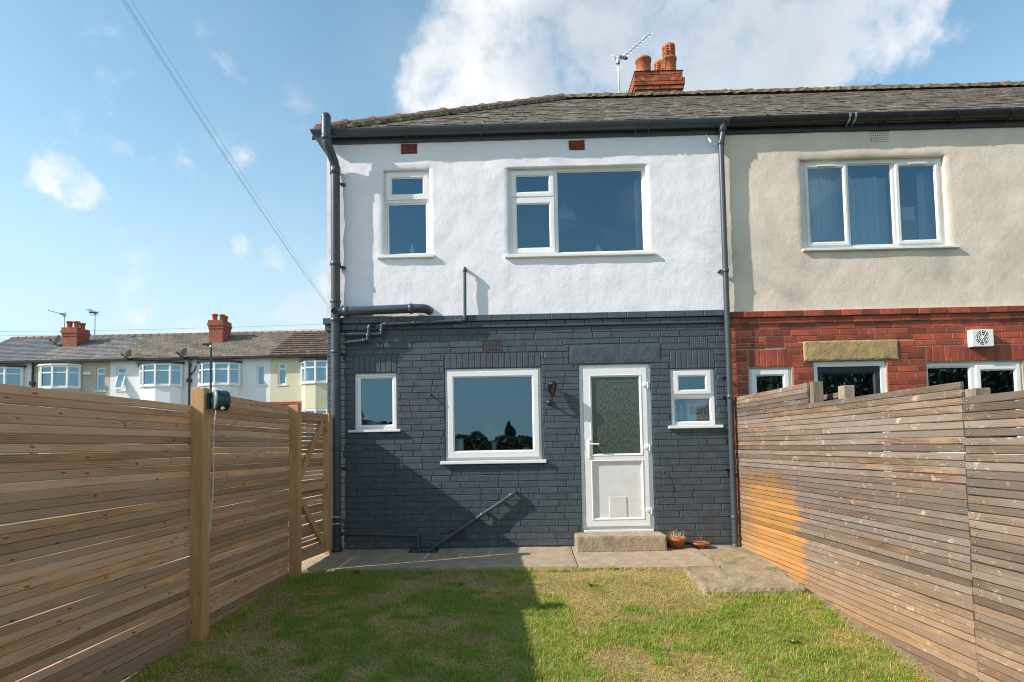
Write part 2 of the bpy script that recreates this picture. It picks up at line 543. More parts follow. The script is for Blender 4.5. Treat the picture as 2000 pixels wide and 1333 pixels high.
m_redbrick = simple('red_pressed_brick', (0.34, 0.062, 0.026), 0.6, 0.22, 16, 0.38, 0.4, 90, 0.004, col2=(0.22, 0.045, 0.030), c2lo=0.5, c2hi=0.72, c2scale=4)
m_mortar = simple('cream_mortar', (0.42, 0.34, 0.24), 0.95, 0.25, 18, 0, 0.8, 120, 0.006)
m_chimbrick = simple('chimney_brick', (0.40, 0.095, 0.035), 0.8, 0.25, 14, 0.35, 0.6, 70, 0.006, col2=(0.12, 0.075, 0.045), c2lo=0.52, c2hi=0.72, c2scale=6)
m_chimmortar = simple('weathered_mortar', (0.22, 0.16, 0.09), 0.95, 0.4, 12, 0, 0.8, 80, 0.006)
m_stone = simple('sandstone', (0.42, 0.29, 0.13), 0.9, 0.2, 7, 0, 0.7, 50, 0.006, col2=(0.30, 0.22, 0.12), c2lo=0.5, c2hi=0.7)
m_slate = simple('weathered_roof_slate', (0.112, 0.086, 0.061), 0.8, 0.3, 10, 0.32, 0.6, 45, 0.004, col2=(0.24, 0.215, 0.165), c2lo=0.5, c2hi=0.75, c2scale=5)
m_ridge = simple('clay_ridge_tile', (0.17, 0.092, 0.056), 0.8, 0.3, 9, 0.2, 0.5, 50, 0.004, col2=(0.15, 0.09, 0.06), c2lo=0.48, c2hi=0.7, c2scale=8)
m_bedding = simple('lichened_bedding_mortar', (0.20, 0.16, 0.09), 0.95, 0.5, 16, 0, 0.9, 60, 0.01, col2=(0.07, 0.055, 0.035), c2lo=0.45, c2hi=0.65, c2scale=12)
m_conc = simple('old_concrete', (0.37, 0.285, 0.19), 0.9, 0.16, 6, 0, 0.7, 110, 0.005, col2=(0.27, 0.225, 0.165), c2lo=0.50, c2hi=0.75, c2scale=2.6, grit=0.28)
m_conc2 = simple('mossy_concrete', (0.31, 0.24, 0.15), 0.92, 0.2, 7, 0, 0.7, 100, 0.006, col2=(0.17, 0.155, 0.055), c2lo=0.50, c2hi=0.68, c2scale=3.4, grit=0.3)
m_wood_l = wood('weathered_pine_batten', (0.27, 0.135, 0.068), (0.62, 0.35, 0.19), (0.74, 0.405, 0.17), (0.11, 0.05, 0.025), rnd=0.34, grey=(0.54, 0.35, 0.23), kth=0.16)
m_wood_p = wood('pine_post', (0.46, 0.25, 0.105), (0.58, 0.335, 0.15), (0.66, 0.40, 0.19), (0.12, 0.06, 0.03), axis='Z', rnd=0.1)
m_wood_r = wood('silvered_pine_batten', (0.058, 0.038, 0.025), (0.21, 0.145, 0.095), (0.31, 0.20, 0.11), (0.12, 0.082, 0.055), knot_pale=0.95, stain=True, rnd=0.36, grey=(0.20, 0.167, 0.136), kth=0.35, kdist=0.22)
m_wood_rp = wood('silvered_post', (0.14, 0.11, 0.08), (0.30, 0.24, 0.17), (0.40, 0.32, 0.22), (0.12, 0.09, 0.06), axis='Z', rnd=0.2)
m_galv = simple('galvanised_steel', (0.42, 0.43, 0.44), 0.4, 0.2, 20, 0, metal=0.85)
m_alu = simple('weathered_aluminium', (0.45, 0.46, 0.48), 0.4, 0.15, 20, 0, metal=0.7)
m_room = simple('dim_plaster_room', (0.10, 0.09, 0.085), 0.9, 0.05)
m_curtain = simple('pale_net_curtain', (0.50, 0.56, 0.60), 0.9, 0.08, 3)
m_leaf = simple('house_plant_leaf', (0.10, 0.17, 0.03), 0.5, 0.3, 30)
m_green = simple('dark_green_plastic', (0.012, 0.055, 0.055), 0.3, 0.1)
m_green2 = simple('pale_green_plastic', (0.16, 0.25, 0.20), 0.4, 0.08)
m_cord = simple('white_cord', (0.62, 0.60, 0.55), 0.8, 0.1)
m_cable = simple('black_cable', (0.05, 0.055, 0.06), 0.6, 0.1)
m_soilp = simple('potting_soil', (0.10, 0.07, 0.045), 0.95, 0.4, 40, 0, 0.8, 120, 0.008)
m_straw = simple('dead_plant_straw', (0.52, 0.40, 0.24), 0.85, 0.25, 30)
m_sprig = simple('small_green_sprig', (0.14, 0.16, 0.05), 0.8, 0.25, 30)


def glass(name, tint=(0.78, 0.84, 0.86), base=0.165, rough=0.0):
    m, nt, b = newmat(name)
    nt.nodes.remove(b)
    out = nt.nodes['Material Output']
    fr = nd(nt, 'Fresnel', {'IOR': 1.5}).outputs[0]
    fac = mth(nt, 'MULTIPLY_ADD', fr, 0.9, base, clamp=True)
    tr = nd(nt, 'BsdfTransparent', {'Color': c4(tint)})
    wv = nz(nt, nd(nt, 'NewGeometry').outputs['Position'], 2.6, 2, 0.5)     # sealed units bow slightly
    gl = nd(nt, 'BsdfGlossy', {'Color': (0.46, 0.78, 1.0, 1), 'Roughness': rough, 'Normal': bump(nt, wv, 0.12, 0.008)})
    mx = nd(nt, 'MixShader', {0: fac, 1: tr.outputs[0], 2: gl.outputs[0]})
    nt.links.new(mx.outputs[0], out.inputs[0])
    return m, nt, gl


m_glass, _, _ = glass('double_glazing')
m_glass_far, _, _ = glass('far_window_glass', (0.75, 0.84, 0.88), 0.22)


def obscure_glass():
    m, nt, b = newmat('rain_patterned_obscure_glass')
    pos = nd(nt, 'NewGeometry').outputs['Position']
    s = nd(nt, 'SeparateXYZ', {0: pos})
    v = nd(nt, 'CombineXYZ', {0: s.outputs[0], 1: 0.0, 2: mth(nt, 'MULTIPLY', s.outputs[2], 0.35)}).outputs[0]
    h = nz(nt, v, 75, 3, 0.6, 0.4)
    nt.links.new(mixc(nt, sstep(nt, h, 0.35, 0.7), (0.035, 0.052, 0.042), (0.10, 0.125, 0.10)), b.inputs['Base Color'])
    b.inputs['Roughness'].default_value = 0.12
    b.inputs['Specular IOR Level'].default_value = 0.6
    nt.links.new(bump(nt, h, 0.5, 0.005), b.inputs['Normal'])
    return m


m_obscure = obscure_glass()

# ================================================================== SETTING: ground
def lawn_z(x, y):
    s = min(1.2, max(-.1, (x + 2.4) / 5.0))
    d = -y - 0.9
    zl, zr = -0.045 - 0.035 * d, -0.045 - 0.112 * d
    return zl * (1 - s) + zr * s + 0.012 * n3(x, y, 3.3, 1.3)


def ground_mat():
    m, nt, b = newmat('rough_ground')
    pos = nd(nt, 'NewGeometry').outputs['Position']
    c = mixc(nt, sstep(nt, nz(nt, pos, 0.5, 6, 0.6), 0.4, 0.6), (0.14, 0.12, 0.075), (0.09, 0.11, 0.04))
    nt.links.new(c, b.inputs['Base Color'])
    b.inputs['Roughness'].default_value = 0.95
    return m


def path_mat():
    return simple('side_path_concrete', (0.36, 0.33, 0.29), 0.9, 0.15, 3)


mb = MB()
gx = [-700, -200, -80, -40, -20, -9, -6, -3, 0, 3, 6, 9, 14, 25, 60, 200, 700]
gy = [-700, -250, -90, -50, -34, -20, -10, -7, -5, -1, 0, 8, 12, 16, 20, 24, 34, 60, 200, 700]
def ground_z(x, y):
    t = min(1, max(0, (y - 6) / 14))
    z = -0.42 + 1.40 * t * t * (3 - 2 * t)
    if y < -8:
        z -= min(1.3, (-8 - y) * 0.05)
    return z
vs = [(x, y, ground_z(x, y)) for x in gx for y in gy]
ny = len(gy)
mb.mesh(vs, [(i * ny + j, (i + 1) * ny + j, (i + 1) * ny + j + 1, i * ny + j + 1) for i in range(len(gx) - 1) for j in range(ny - 1)], True)
kind(mb.build('ground', ground_mat(), None, (0, 0, 0)), 'structure')

# concrete lane outside the left fence, seen only through the gaps between the battens
mb = MB()
for j in range(14):
    y0, y1 = -9 + j * 1.5, -7.5 + j * 1.5
    z = lambda y: -0.10 + max(0, y - 4) * 0.05
    mb.quad((-7.5, y0, z(y0)), (-2.62, y0, z(y0)), (-2.62, y1, z(y1)), (-7.5, y1, z(y1)))
kind(mb.build('side_path', path_mat()), 'structure')


def lawn_mat():
    m, nt, b = newmat('thatch_and_soil')
    pos = nd(nt, 'NewGeometry').outputs['Position']
    n1, n2 = nz(nt, pos, 2.2, 6, 0.6), nz(nt, pos, 45, 5, 0.65)
    c = mixc(nt, sstep(nt, n1, 0.4, 0.6), (0.25, 0.215, 0.06), (0.42, 0.315, 0.12))
    c = mixc(nt, sstep(nt, n2, 0.42, 0.62), c, (0.15, 0.12, 0.045))
    sx = nd(nt, 'SeparateXYZ', {0: pos})
    edge = mth(nt, 'ADD', mth(nt, 'MULTIPLY_ADD', sx.outputs[1], 0.03, sx.outputs[0]), mth(nt, 'MULTIPLY', mth(nt, 'SUBTRACT', nz(nt, pos, 5, 4), 0.5), 0.3))
    c = mixc(nt, sstep(nt, edge, 2.42, 2.58), c, (0.30, 0.225, 0.135))
    nt.links.new(c, b.inputs['Base Color'])
    b.inputs['Roughness'].default_value = 0.95
    nt.links.new(bump(nt, n2, 0.9, 0.02), b.inputs['Normal'])
    return m


NX, NY = 60, 60
xs = np.linspace(-2.62, 3.0, NX + 1)
ys = np.linspace(-6.5, -0.6, NY + 1)
mb = MB()
mb.mesh([(x, y, lawn_z(x, y)) for x in xs for y in ys],
        [(i * (NY + 1) + j, (i + 1) * (NY + 1) + j, (i + 1) * (NY + 1) + j + 1, i * (NY + 1) + j + 1) for i in range(NX) for j in range(NY)], True)
lawn = kind(mb.build('lawn', lawn_mat()), 'structure')
lawn['label'] = 'patchy lawn soil and thatch between the two fences'

# concrete path along the house, cast in slabs
patio = link('patio', None, (0, -0.5, 0))
kind(patio, 'structure')
fall = lambda x, y: 0.033 + 0.055 * y
def slab(x0, x1, y0, y1, mat, zt=0.0, thick=0.16):
    return rough_box(x0, x1, y0, y1, zt - thick, zt, 0.04, 0.004, 8.0, fall).build('slab', mat, patio)
slab(-2.60, 0.558, -0.91, 0.02, m_conc)
slab(0.561, 2.02, -0.985, 0.02, m_conc)
slab(2.03, 2.66, -1.00, 0.03, m_conc2, -0.012)
rough_box(1.62, 2.56, -1.745, -1.007, -.15, -.002, .03, .008, 11.0, fall).build('slab', m_conc2, patio)

# ================================================================== brickwork tools
BR = {}


def brick_mesh(L, H, mat, dep=0.006, var=0, back=0.012):
    key = (round(L, 3), round(H, 3), mat.name, var, dep)
    if key in BR:
        return BR[key]
    r = random.Random(hash((round(L * 1000), round(H * 1000), var)) & 0xffff)
    j = lambda a: r.uniform(-a, a)
    hl, hh, iv = L / 2, H / 2, 0.0035
    v = [(-hl, back, -hh), (hl, back, -hh), (hl, back, hh), (-hl, back, hh)]
    v += [(-hl + j(.0015), 0.0, -hh + j(.0015)), (hl + j(.0015), 0, -hh + j(.0015)), (hl + j(.0015), 0, hh + j(.0015)), (-hl + j(.0015), 0, hh + j(.0015))]
    v += [(-hl + iv + j(.001), -dep + j(.0012), -hh + iv + j(.001)), (hl - iv + j(.001), -dep + j(.0012), -hh + iv + j(.001)),
          (hl - iv + j(.001), -dep + j(.0012), hh - iv + j(.001)), (-hl + iv + j(.001), -dep + j(.0012), hh - iv + j(.001))]
    f = []
    for a in (0, 4):
        for k in range(4):
            k2 = (k + 1) % 4
            f.append((a + k, a + k2, a + 4 + k2, a + 4 + k))
    f.append((8, 9, 10, 11))
    me = bpy.data.meshes.new('brick')
    me.from_pydata(v, [], f)
    me.materials.append(mat)
    BR[key] = me
    return me


def clip_brick(b, ex):
    x0, x1, z0, z1 = b
    for (a0, a1, c0, c1) in ex:
        if x1 <= a0 or x0 >= a1 or z1 <= c0 or z0 >= c1:
            continue
        opts = []
        if x0 < a0: opts.append(((a0 - x0) * (z1 - z0), (x0, a0 - .006, z0, z1)))
        if x1 > a1: opts.append(((x1 - a1) * (z1 - z0), (a1 + .006, x1, z0, z1)))
        if z0 < c0: opts.append(((c0 - z0) * (x1 - x0), (x0, x1, z0, c0 - .005)))
        if z1 > c1: opts.append(((z1 - c1) * (x1 - x0), (x0, x1, c1 + .005, z1)))
        if not opts:
            return None
        x0, x1, z0, z1 = max(opts)[1]
    if x1 - x0 < 0.022 or z1 - z0 < 0.016:
        return None
    return (x0, x1, z0, z1)


def courses(x0, x1, ztop, n, ch, mod, ex, jt=0.009, phase=0.0, seed=1):
    r = random.Random(seed)
    out = []
    for k in range(n):
        z1 = ztop - k * ch - jt / 2
        z0 = ztop - (k + 1) * ch + jt / 2
        x = x0 - mod * ((0.5 if k % 2 else 0.0) + phase + r.uniform(-.06, .06))
        while x < x1:
            L = mod * (0.5 if r.random() < .07 else 1.0) * r.uniform(.97, 1.03)
            b = (max(x + jt / 2, x0), min(x + L - jt / 2, x1), z0, z1)
            x += L
            if b[1] - b[0] > .02:
                b = clip_brick(b, ex)
                if b:
                    out.append(b)
    return out


def soldiers(x0, x1, z0, z1, n):
    w_ = (x1 - x0) / n
    return [(x0 + i * w_ + .004, x0 + (i + 1) * w_ - .004, z0 + .004, z1 - .004) for i in range(n)]


def lay(rects, parent, mat, y=0.0, dep=0.006, limit=300, back=0.012, seed=3, prefer=None, jy=0.0015):
    """single bricks as objects, those past the limit joined into one part"""
    r = random.Random(seed)
    rects = sorted(rects, key=prefer or (lambda b: -(b[1] - b[0]) * (b[3] - b[2])))
    for b in rects[:limit]:
        L, H = round(b[1] - b[0], 2 if b[1] - b[0] > .2 else 3), b[3] - b[2]
        me = brick_mesh(L, H, mat, dep, r.randrange(3), back)
        link('brick', me, ((b[0] + b[1]) / 2, y + r.uniform(-jy, jy), (b[2] + b[3]) / 2), parent, (r.uniform(-.006, .006), r.uniform(-.004, .004), r.uniform(-.004, .004)))
    rest = rects[limit:]
    if rest:
        m2 = MB()
        for b in rest:
            iv = .0035
            yy = y + r.uniform(-jy, jy)
            A = [(b[0], yy + back, b[2]), (b[1], yy + back, b[2]), (b[1], yy + back, b[3]), (b[0], yy + back, b[3])]
            B = [(p[0], yy, p[2]) for p in A]
            Cc = [(b[0] + iv, yy - dep, b[2] + iv), (b[1] - iv, yy - dep, b[2] + iv), (b[1] - iv, yy - dep, b[3] - iv), (b[0] + iv, yy - dep, b[3] - iv)]
            for P, Q in ((A, B), (B, Cc)):
                for k in range(4):
                    k2 = (k + 1) % 4
                    m2.quad(P[k], P[k2], Q[k2], Q[k])
            m2.quad(*Cc)
        kind(m2.build('brick_courses', mat, parent), 'stuff')


def render_wall(o, holes, yf, depth, amp, step=0.05, seed=0.0, round_=0.02):
    """trowelled wall face with uneven surface and soft-edged openings"""
    def lines(a, b, hs):
        e = sorted({a, b} | {h for h in hs if a < h < b} | {h + s * round_ for h in hs for s in (-1, 1) if a < h + s * round_ < b})
        out = []
        for p, q in zip(e, e[1:]):
            n = max(1, int(round((q - p) / step)))
            out += [p + (q - p) * k / n for k in range(n)]
        return out + [b]
    X = lines(o[0], o[1], [h[k] for h in holes for k in (0, 1)])
    Zs = lines(o[2], o[3], [h[k] for h in holes for k in (2, 3)])
    inh = lambda x, z: any(h[0] < x < h[1] and h[2] < z < h[3] for h in holes)
    V, idx = [], {}
    def vert(i, j):
        if (i, j) not in idx:
            x, z = X[i], Zs[j]
            d = amp * (n3(x + seed, 0.3, z, 2.1) + .6 * n3(x + seed, 1.7, z, 5.3) + .28 * n3(x, seed, z, 13.0))
            dx = dz = 0
            y = yf + d
            for h in holes:
                ex, ez = (abs(x - h[0]) < 1e-6 or abs(x - h[1]) < 1e-6), (abs(z - h[2]) < 1e-6 or abs(z - h[3]) < 1e-6)
                if (ex and h[2] - 1e-6 <= z <= h[3] + 1e-6) or (ez and h[0] - 1e-6 <= x <= h[1] + 1e-6):
                    dx = .006 * n3(x, z, seed, 6) if ex else 0
                    dz = .006 * n3(x, z, seed + 5, 6) if ez else 0
                    y += 0.010
            idx[(i, j)] = len(V)
            V.append((x + dx, y, z + dz))
        return idx[(i, j)]
    Fs = []
    cell = {}
    for i in range(len(X) - 1):
        for j in range(len(Zs) - 1):
            if not inh((X[i] + X[i + 1]) / 2, (Zs[j] + Zs[j + 1]) / 2):
                cell[(i, j)] = 1
                Fs.append((vert(i, j), vert(i + 1, j), vert(i + 1, j + 1), vert(i, j + 1)))
    mb_ = MB()
    mb_.mesh(V, Fs, True)
    def wall_edge(a, b):
        A, B = V[a], V[b]
        mb_.quad(A, B, (B[0], yf + depth, B[2]), (A[0], yf + depth, A[2]))
    for (i, j) in list(cell):
        if (i, j + 1) not in cell and j + 1 < len(Zs): wall_edge(vert(i, j + 1), vert(i + 1, j + 1))
        if (i, j - 1) not in cell: wall_edge(vert(i + 1, j), vert(i, j))
        if (i + 1, j) not in cell: wall_edge(vert(i + 1, j + 1), vert(i + 1, j))
        if (i - 1, j) not in cell: wall_edge(vert(i, j), vert(i, j + 1))
    return mb_


def pane(rect, y, mat, parent, name='pane', t=0.012):
    m2 = MB()
    m2.quad((rect[0], y, rect[2]), (rect[1], y, rect[2]), (rect[1], y, rect[3]), (rect[0], y, rect[3]))
    return m2.build(name, mat, parent)


def window(parent, o, secs, y, sill=None, mat=None, sill_z=None, label=None, gm=None, sill_mat=None):
    """o outer frame; secs = [(opening, pane, is_sash)]"""
    mat = mat or m_upvc
    m2 = MB()
    m2.holed(o, [s_[0] for s_ in secs], y, y + .065)
    win = m2.build('window', mat, parent)
    if label:
        win['label'] = label
    for (q, p, sash) in secs:
        m2 = MB()
        if sash:
            e = .006
            m2.ring((q[0] - e, q[1] + e, q[2] - e, q[3] + e), p, y - .016, y + .03, .018)
            m2.build('sash', mat, win)
            yg = y + .006
        else:
            m2.ring((q[0] + .0015, q[1] - .0015, q[2] + .0015, q[3] - .0015), p, y + .004, y + .05, .014)
            m2.build('glazing_bead', mat, win)
            yg = y + .022
        m2 = MB()
        g = .004
        m2.ring((p[0] - .001, p[1] + .001, p[2] - .001, p[3] + .001), (p[0] + g, p[1] - g, p[2] + g, p[3] - g), yg - .002, yg + .004, .001)
        m2.build('seal', m_seal, win)
        pane((p[0] - .004, p[1] + .004, p[2] - .004, p[3] + .004), yg, gm or m_glass, win)
    if sill:
        m2 = MB()
        m2.box(sill[0], sill[1], -.045, y + .03, sill[2], sill[3], .005)
        m2.build('sill', sill_mat or mat, win)
    return win


def air_brick(parent, r, y, nx, nz_, mat, pr=0.004):
    x0, x1, z0, z1 = r
    m2 = MB()
    bw = (x1 - x0) / (nx * 2 + 1)
    bh = (z1 - z0) / (nz_ * 2 + 1)
    holes = [(x0 + bw * (2 * i + 1), x0 + bw * (2 * i + 2), z0 + bh * (2 * j + 1), z0 + bh * (2 * j + 2)) for i in range(nx) for j in range(nz_)]
    m2.holed(r, holes, y - pr, y + .04)
    ab = m2.build('air_brick', mat, parent)
    m2 = MB()
    m2.quad((x0, y + .035, z0), (x1, y + .035, z0), (x1, y + .035, z1), (x0, y + .035, z1))
    m2.build('cavity', m_seal, ab)
    return ab


# ================================================================== PAINTED END-TERRACE HOUSE
XL, XP, XR = -2.395, 2.50, 7.40        # left corner, party line, far party line of neighbour
ZB, ZE = 2.87, 5.10                    # top of brick band, top of wall
YB = 7.2                               # rear wall
house = thing('end_terrace_house', (0, 3.5, 0), 'end-of-terrace house with white rendered upper wall above dark grey painted brick', 'house')
W1, W2 = (-1.686, -1.109, 3.645, 4.741), (-.125, 1.588, 3.612, 4.720)
W3, W4, W5 = (-2.056, -1.544, 1.482, 2.180), (-.940, .232, 1.083, 2.212), (1.818, 2.347, 1.466, 2.158)
DR = (.704, 1.573, .226, 2.234)
# upper wall
render_wall((XL, XP, ZB + .002, ZE), [W1, W2, (-1.461, -1.255, 4.937, 5.069), (.644, .842, 4.933, 5.058)], -.004, .12, .0075, .045, 2.0).build('rendered_wall', m_white, house)
# lower wall: joints lie behind the brick faces
T_EX = [W3, W4, W5, DR]
mb = MB()
mb.holed((XL, XP, -.15, ZB), T_EX, 0.005, .12)
mb.build('brick_backing', m_greyj, house)
# side, rear and party walls, floors: the shell of the house
mb = MB()
mb.box(XL, XL + .11, .12, YB, -.15, ZE)
mb.box(XL + .11, XP, YB - .1, YB, -.15, ZE)
mb.box(XP - .05, XP - .002, .12, YB - .1, -.15, ZE)
mb.build('side_wall', m_white, house)
mb = MB()
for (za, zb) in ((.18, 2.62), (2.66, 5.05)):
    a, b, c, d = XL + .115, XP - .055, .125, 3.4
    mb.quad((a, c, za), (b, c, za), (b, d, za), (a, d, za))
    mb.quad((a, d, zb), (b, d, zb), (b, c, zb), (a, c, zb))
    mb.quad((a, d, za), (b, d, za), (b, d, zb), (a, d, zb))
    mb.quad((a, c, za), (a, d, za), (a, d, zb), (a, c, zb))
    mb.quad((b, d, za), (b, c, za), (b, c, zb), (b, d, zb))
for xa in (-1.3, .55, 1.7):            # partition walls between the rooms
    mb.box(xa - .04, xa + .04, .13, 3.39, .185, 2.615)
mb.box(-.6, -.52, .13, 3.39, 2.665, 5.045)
mb.build('room', m_room, house)

CH, MOD = .0785, .2335
EXH = [(W3[0] - .012, W3[1] + .012, W3[2] - .03, 2.405), (W4[0] - .008, W4[1] + .012, W4[2] - .045, 2.405), (W5[0] + .004, W5[1] + .012, W5[2] - .03, 2.392),
       DR, (.584, 1.706, 2.240, 2.487), (-.463, -.230, 2.410, 2.559), (2.065, 2.280, 2.409, 2.548), (-.923, -.705, .117, .252)]
zc = ZB - 2 * CH
rects = courses(XL, XP - .002, zc, 34, CH, MOD, EXH, .0085, 0.0, 5)
rects += soldiers(-.938, .240, 2.219, 2.400, 16) + soldiers(-2.066, -1.534, 2.186, 2.400, 8) + soldiers(1.822, 2.357, 2.164, 2.388, 8)
# bricks that fill the strips under the frames
lay(rects, house, m_grey, 0.0016, .0035, 300, seed=8, prefer=lambda b: (0 if (b[0] > -1.7 or b[2] > 1.2) else 1, -(b[1] - b[0]) * (b[3] - b[2])))
# projecting band of two courses
for k, (pj, dz) in enumerate(((.045, 0), (.022, CH))):
    mb = MB()
    mb.box(XL - pj + .004, XP, -pj + .004, .1, ZB - dz - CH + .004, ZB - dz - .001 - (.001 if k else 0))
    mb.build('band_core', m_greyj, house)
    bb = courses(XL - pj, XP - .002, ZB - dz, 1, CH, MOD, [], .007, .3 * k, 40 + k)
    lay(bb, house, m_grey, -pj, .004, 60, seed=20 + k)
# stone door lintel
rough_box(.588, 1.702, -.010, .09, 2.244, 2.484, .04, .003, 12).build('door_lintel', m_grey, house)
air_brick(house, (-1.458, -1.258, 4.940, 5.066), 0.012, 7, 4, m_airbrick, .008)
air_brick(house, (.647, .839, 4.936, 5.055), 0.012, 6, 4, m_airbrick, .008)
m_plum = simple('plum_brown_vent', (0.058, 0.052, 0.060), 0.6, 0.2, 20)
m_grille = simple('grey_vent_grille', (0.10, 0.105, 0.115), 0.45, 0.1)
air_brick(house, (-.458, -.235, 2.415, 2.554), 0, 5, 8, m_plum, .003)['label'] = 'purple-brown louvred air brick in the grey wall'
air_brick(house, (2.07, 2.275, 2.414, 2.543), 0, 8, 6, m_grille, .005)
air_brick(house, (-.918, -.71, .122, .247), 0, 6, 8, m_plum, .003)
# mortar patches above the lower openings' heads
mb = MB()
mb.box(DR[0] - .004, DR[1] + .004, .012, .1, 2.236, 2.243)
mb.build('head_joint', m_greyj, house)

window(house, W1, [((-1.652, -1.143, 4.372, 4.706), (-1.585, -1.199, 4.446, 4.640), True), ((-1.652, -1.143, 3.668, 4.332), (-1.630, -1.166, 3.690, 4.310), False)], .05, (-1.766, -1.051, 3.604, 3.645))
window(house, W2, [((-.072, .440, 4.375, 4.690), (-.019, .384, 4.435, 4.629), True), ((-.072, .440, 3.660, 4.345), (-.019, .384, 3.722, 4.269), True), ((.482, 1.560, 3.645, 4.690), (.497, 1.546, 3.662, 4.674), False)], .05, (-.181, 1.666, 3.575, 3.612))
window(house, W3, [((-2.030, -1.570, 1.512, 2.150), (-1.988, -1.600, 1.545, 2.116), False)], .025, (-2.130, -1.490, 1.452, 1.482))
window(house, W4, [((-.905, .197, 1.125, 2.172), (-.833, .124, 1.206, 2.103), True)], .025, (-1.004, .283, 1.043, 1.083))
window(house, W5, [((1.862, 2.304, 1.856, 2.128), (1.925, 2.242, 1.905, 2.066), True), ((1.850, 2.316, 1.494, 1.814), (1.871, 2.292, 1.518, 1.790), False)], .025, (1.772, 2.427, 1.430, 1.466))

# back door
DY = .03
mb = MB()
mb.holed(DR, [(.750, 1.527, .262, 2.188)], DY, DY + .07)
door = mb.build('door', m_upvc, house)
LEAF = (.752, 1.525, .264, 2.186)
GL, PN = (.856, 1.436, 1.140, 2.080), (.856, 1.436, .366, 1.036)
mb = MB()
mb.holed(LEAF, [(GL[0] - .028, GL[1] + .028, GL[2] - .028, GL[3] + .028), (PN[0] - .028, PN[1] + .028, PN[2] - .028, PN[3] + .028)], DY - .014, DY + .04)
mb.build('door_leaf', m_upvc, door)
for q, nm in ((GL, 'glazing_bead'), (PN, 'panel_bead')):
    mb = MB()
    mb.ring((q[0] - .027, q[1] + .027, q[2] - .027, q[3] + .027), q, DY - .019, DY + .03, .017)
    mb.build(nm, m_upvc, door)
pane((GL[0] - .01, GL[1] + .01, GL[2] - .01, GL[3] + .01), DY + .004, m_obscure, door)
mb = MB()
mb.box(PN[0] - .01, PN[1] + .01, DY + .006, DY + .03, PN[2] - .01, PN[3] + .01)
mb.build('panel', m_upvc_old, door)
mb = MB()
mb.box(1.04, 1.248, DY - .001, DY + .0055, .372, .614, .002)
mb.build('cat_flap', m_upvc_old, door)
mb = MB()
mb.box(.794, .826, DY - .026, DY - .012, 1.085, 1.315, .006)
mb.tube([(.810, DY - .02, 1.262), (.810, DY - .062, 1.262), (.925, DY - .066, 1.258)], .0095, 10, fillet=.02)
mb.build('handle', m_upvc, door)
mb = MB()
mb.lathe((.810, DY - .027, 1.135), [(0, -.002), (.009, -.002), (.009, .003)], 10, axis=(0, 1, 0))
mb.build('keyhole', m_galv, door)
for z in (1.975, 1.213, .453):
    mb = MB()
    mb.box(1.478, 1.527, DY - .034, DY - .013, z - .022, z + .022, .006)
    mb.tube([(1.541, DY - .022, z - .045), (1.541, DY - .022, z + .03)], .011, 10)
    mb.box(1.52, 1.562, DY - .024, DY - .001, z - .035, z + .012, .004)
    mb.build('hinge', m_upvc, door)
mb = MB()
mb.box(.72, 1.56, -.02, DY + .06, .196, .225, .004)
mb.build('threshold', m_upvc_old, door)

# ---- roof of the house
RY, RZ, RX = 3.6, 7.745, .852           # ridge line
EY, EZ = -.105, 5.185                   # slate edge over the gutter
EXL = XL - .12                          # left eaves overhang
PITCH = math.atan2(RZ - EZ, RY - EY)
SL = math.hypot(RZ - EZ, RY - EY)


def hip_x(t):
    return EXL + (RX - EXL) * t


def roof_deck(x0, x1, hip, parent, mat):
    m2 = MB()
    d = -.03
    yb_, zb_ = 2 * RY - EY, EZ
    if hip:
        A, B = (EXL, EY, EZ + d), (x1, EY, EZ + d)
        Cc, Dd = (x1, RY, RZ + d), (RX, RY, RZ + d)
        E_, G = (x1, yb_, zb_ + d), (EXL, yb_, zb_ + d)
        m2.poly([A, B, Cc, Dd])
        m2.poly([Dd, Cc, E_, G])
        m2.poly([A, Dd, G])
        m2.poly([G, E_, B, A])
    else:
        m2.poly([(x0, EY, EZ + d), (x1, EY, EZ + d), (x1, RY, RZ + d), (x0, RY, RZ + d)])
        m2.poly([(x0, RY, RZ + d), (x1, RY, RZ + d), (x1, yb_, zb_ + d), (x0, yb_, zb_ + d)])
        m2.poly([(x0, EY, EZ + d), (x0, yb_, zb_ + d), (x1, yb_, zb_ + d), (x1, EY, EZ + d)])
    return m2.build('roof', mat, parent)


GAUGE, SW = .205, .255
SLM = {}


def slate_mesh(wd, lg, var):
    k = (round(wd, 2), var)
    if k in SLM:
        return SLM[k]
    r = random.Random(var * 31 + int(wd * 100))
    hw = wd / 2
    v, n = [], 4
    for top in (0, 1):
        for i in range(n + 1):
            x = -hw + wd * i / n
            v.append((x, r.uniform(-.006, .006), .0075 * top))
        for i in range(n + 1):
            v.append((-hw + wd * i / n, lg, .0075 * top))
    f = []
    q = 2 * (n + 1)
    for i in range(n):
        f.append((q + i, q + i + 1, q + n + 1 + i + 1, q + n + 1 + i))
        f.append((i, i + 1, q + i + 1, q + i)[::1])
    f.append((0, q, q + n + 1, n + 1))
    f.append((n, 2 * n + 1, q + 2 * n + 1, q + n))
    me = bpy.data.meshes.new('slate')
    me.from_pydata(v, [], f)
    me.materials.append(m_slate)
    SLM[k] = me
    return me


def clip_left(poly, f):
    """keep the part of a (u, s) polygon with u >= f(s), f linear"""
    out = []
    for i in range(len(poly)):
        p, q = poly[i], poly[(i + 1) % len(poly)]
        dp, dq = p[0] - f(p[1]), q[0] - f(q[1])
        if dp >= 0:
            out.append(p)
        if (dp < 0) != (dq < 0):
            t = dp / (dp - dq)
            out.append((p[0] + (q[0] - p[0]) * t, p[1] + (q[1] - p[1]) * t))
    return out


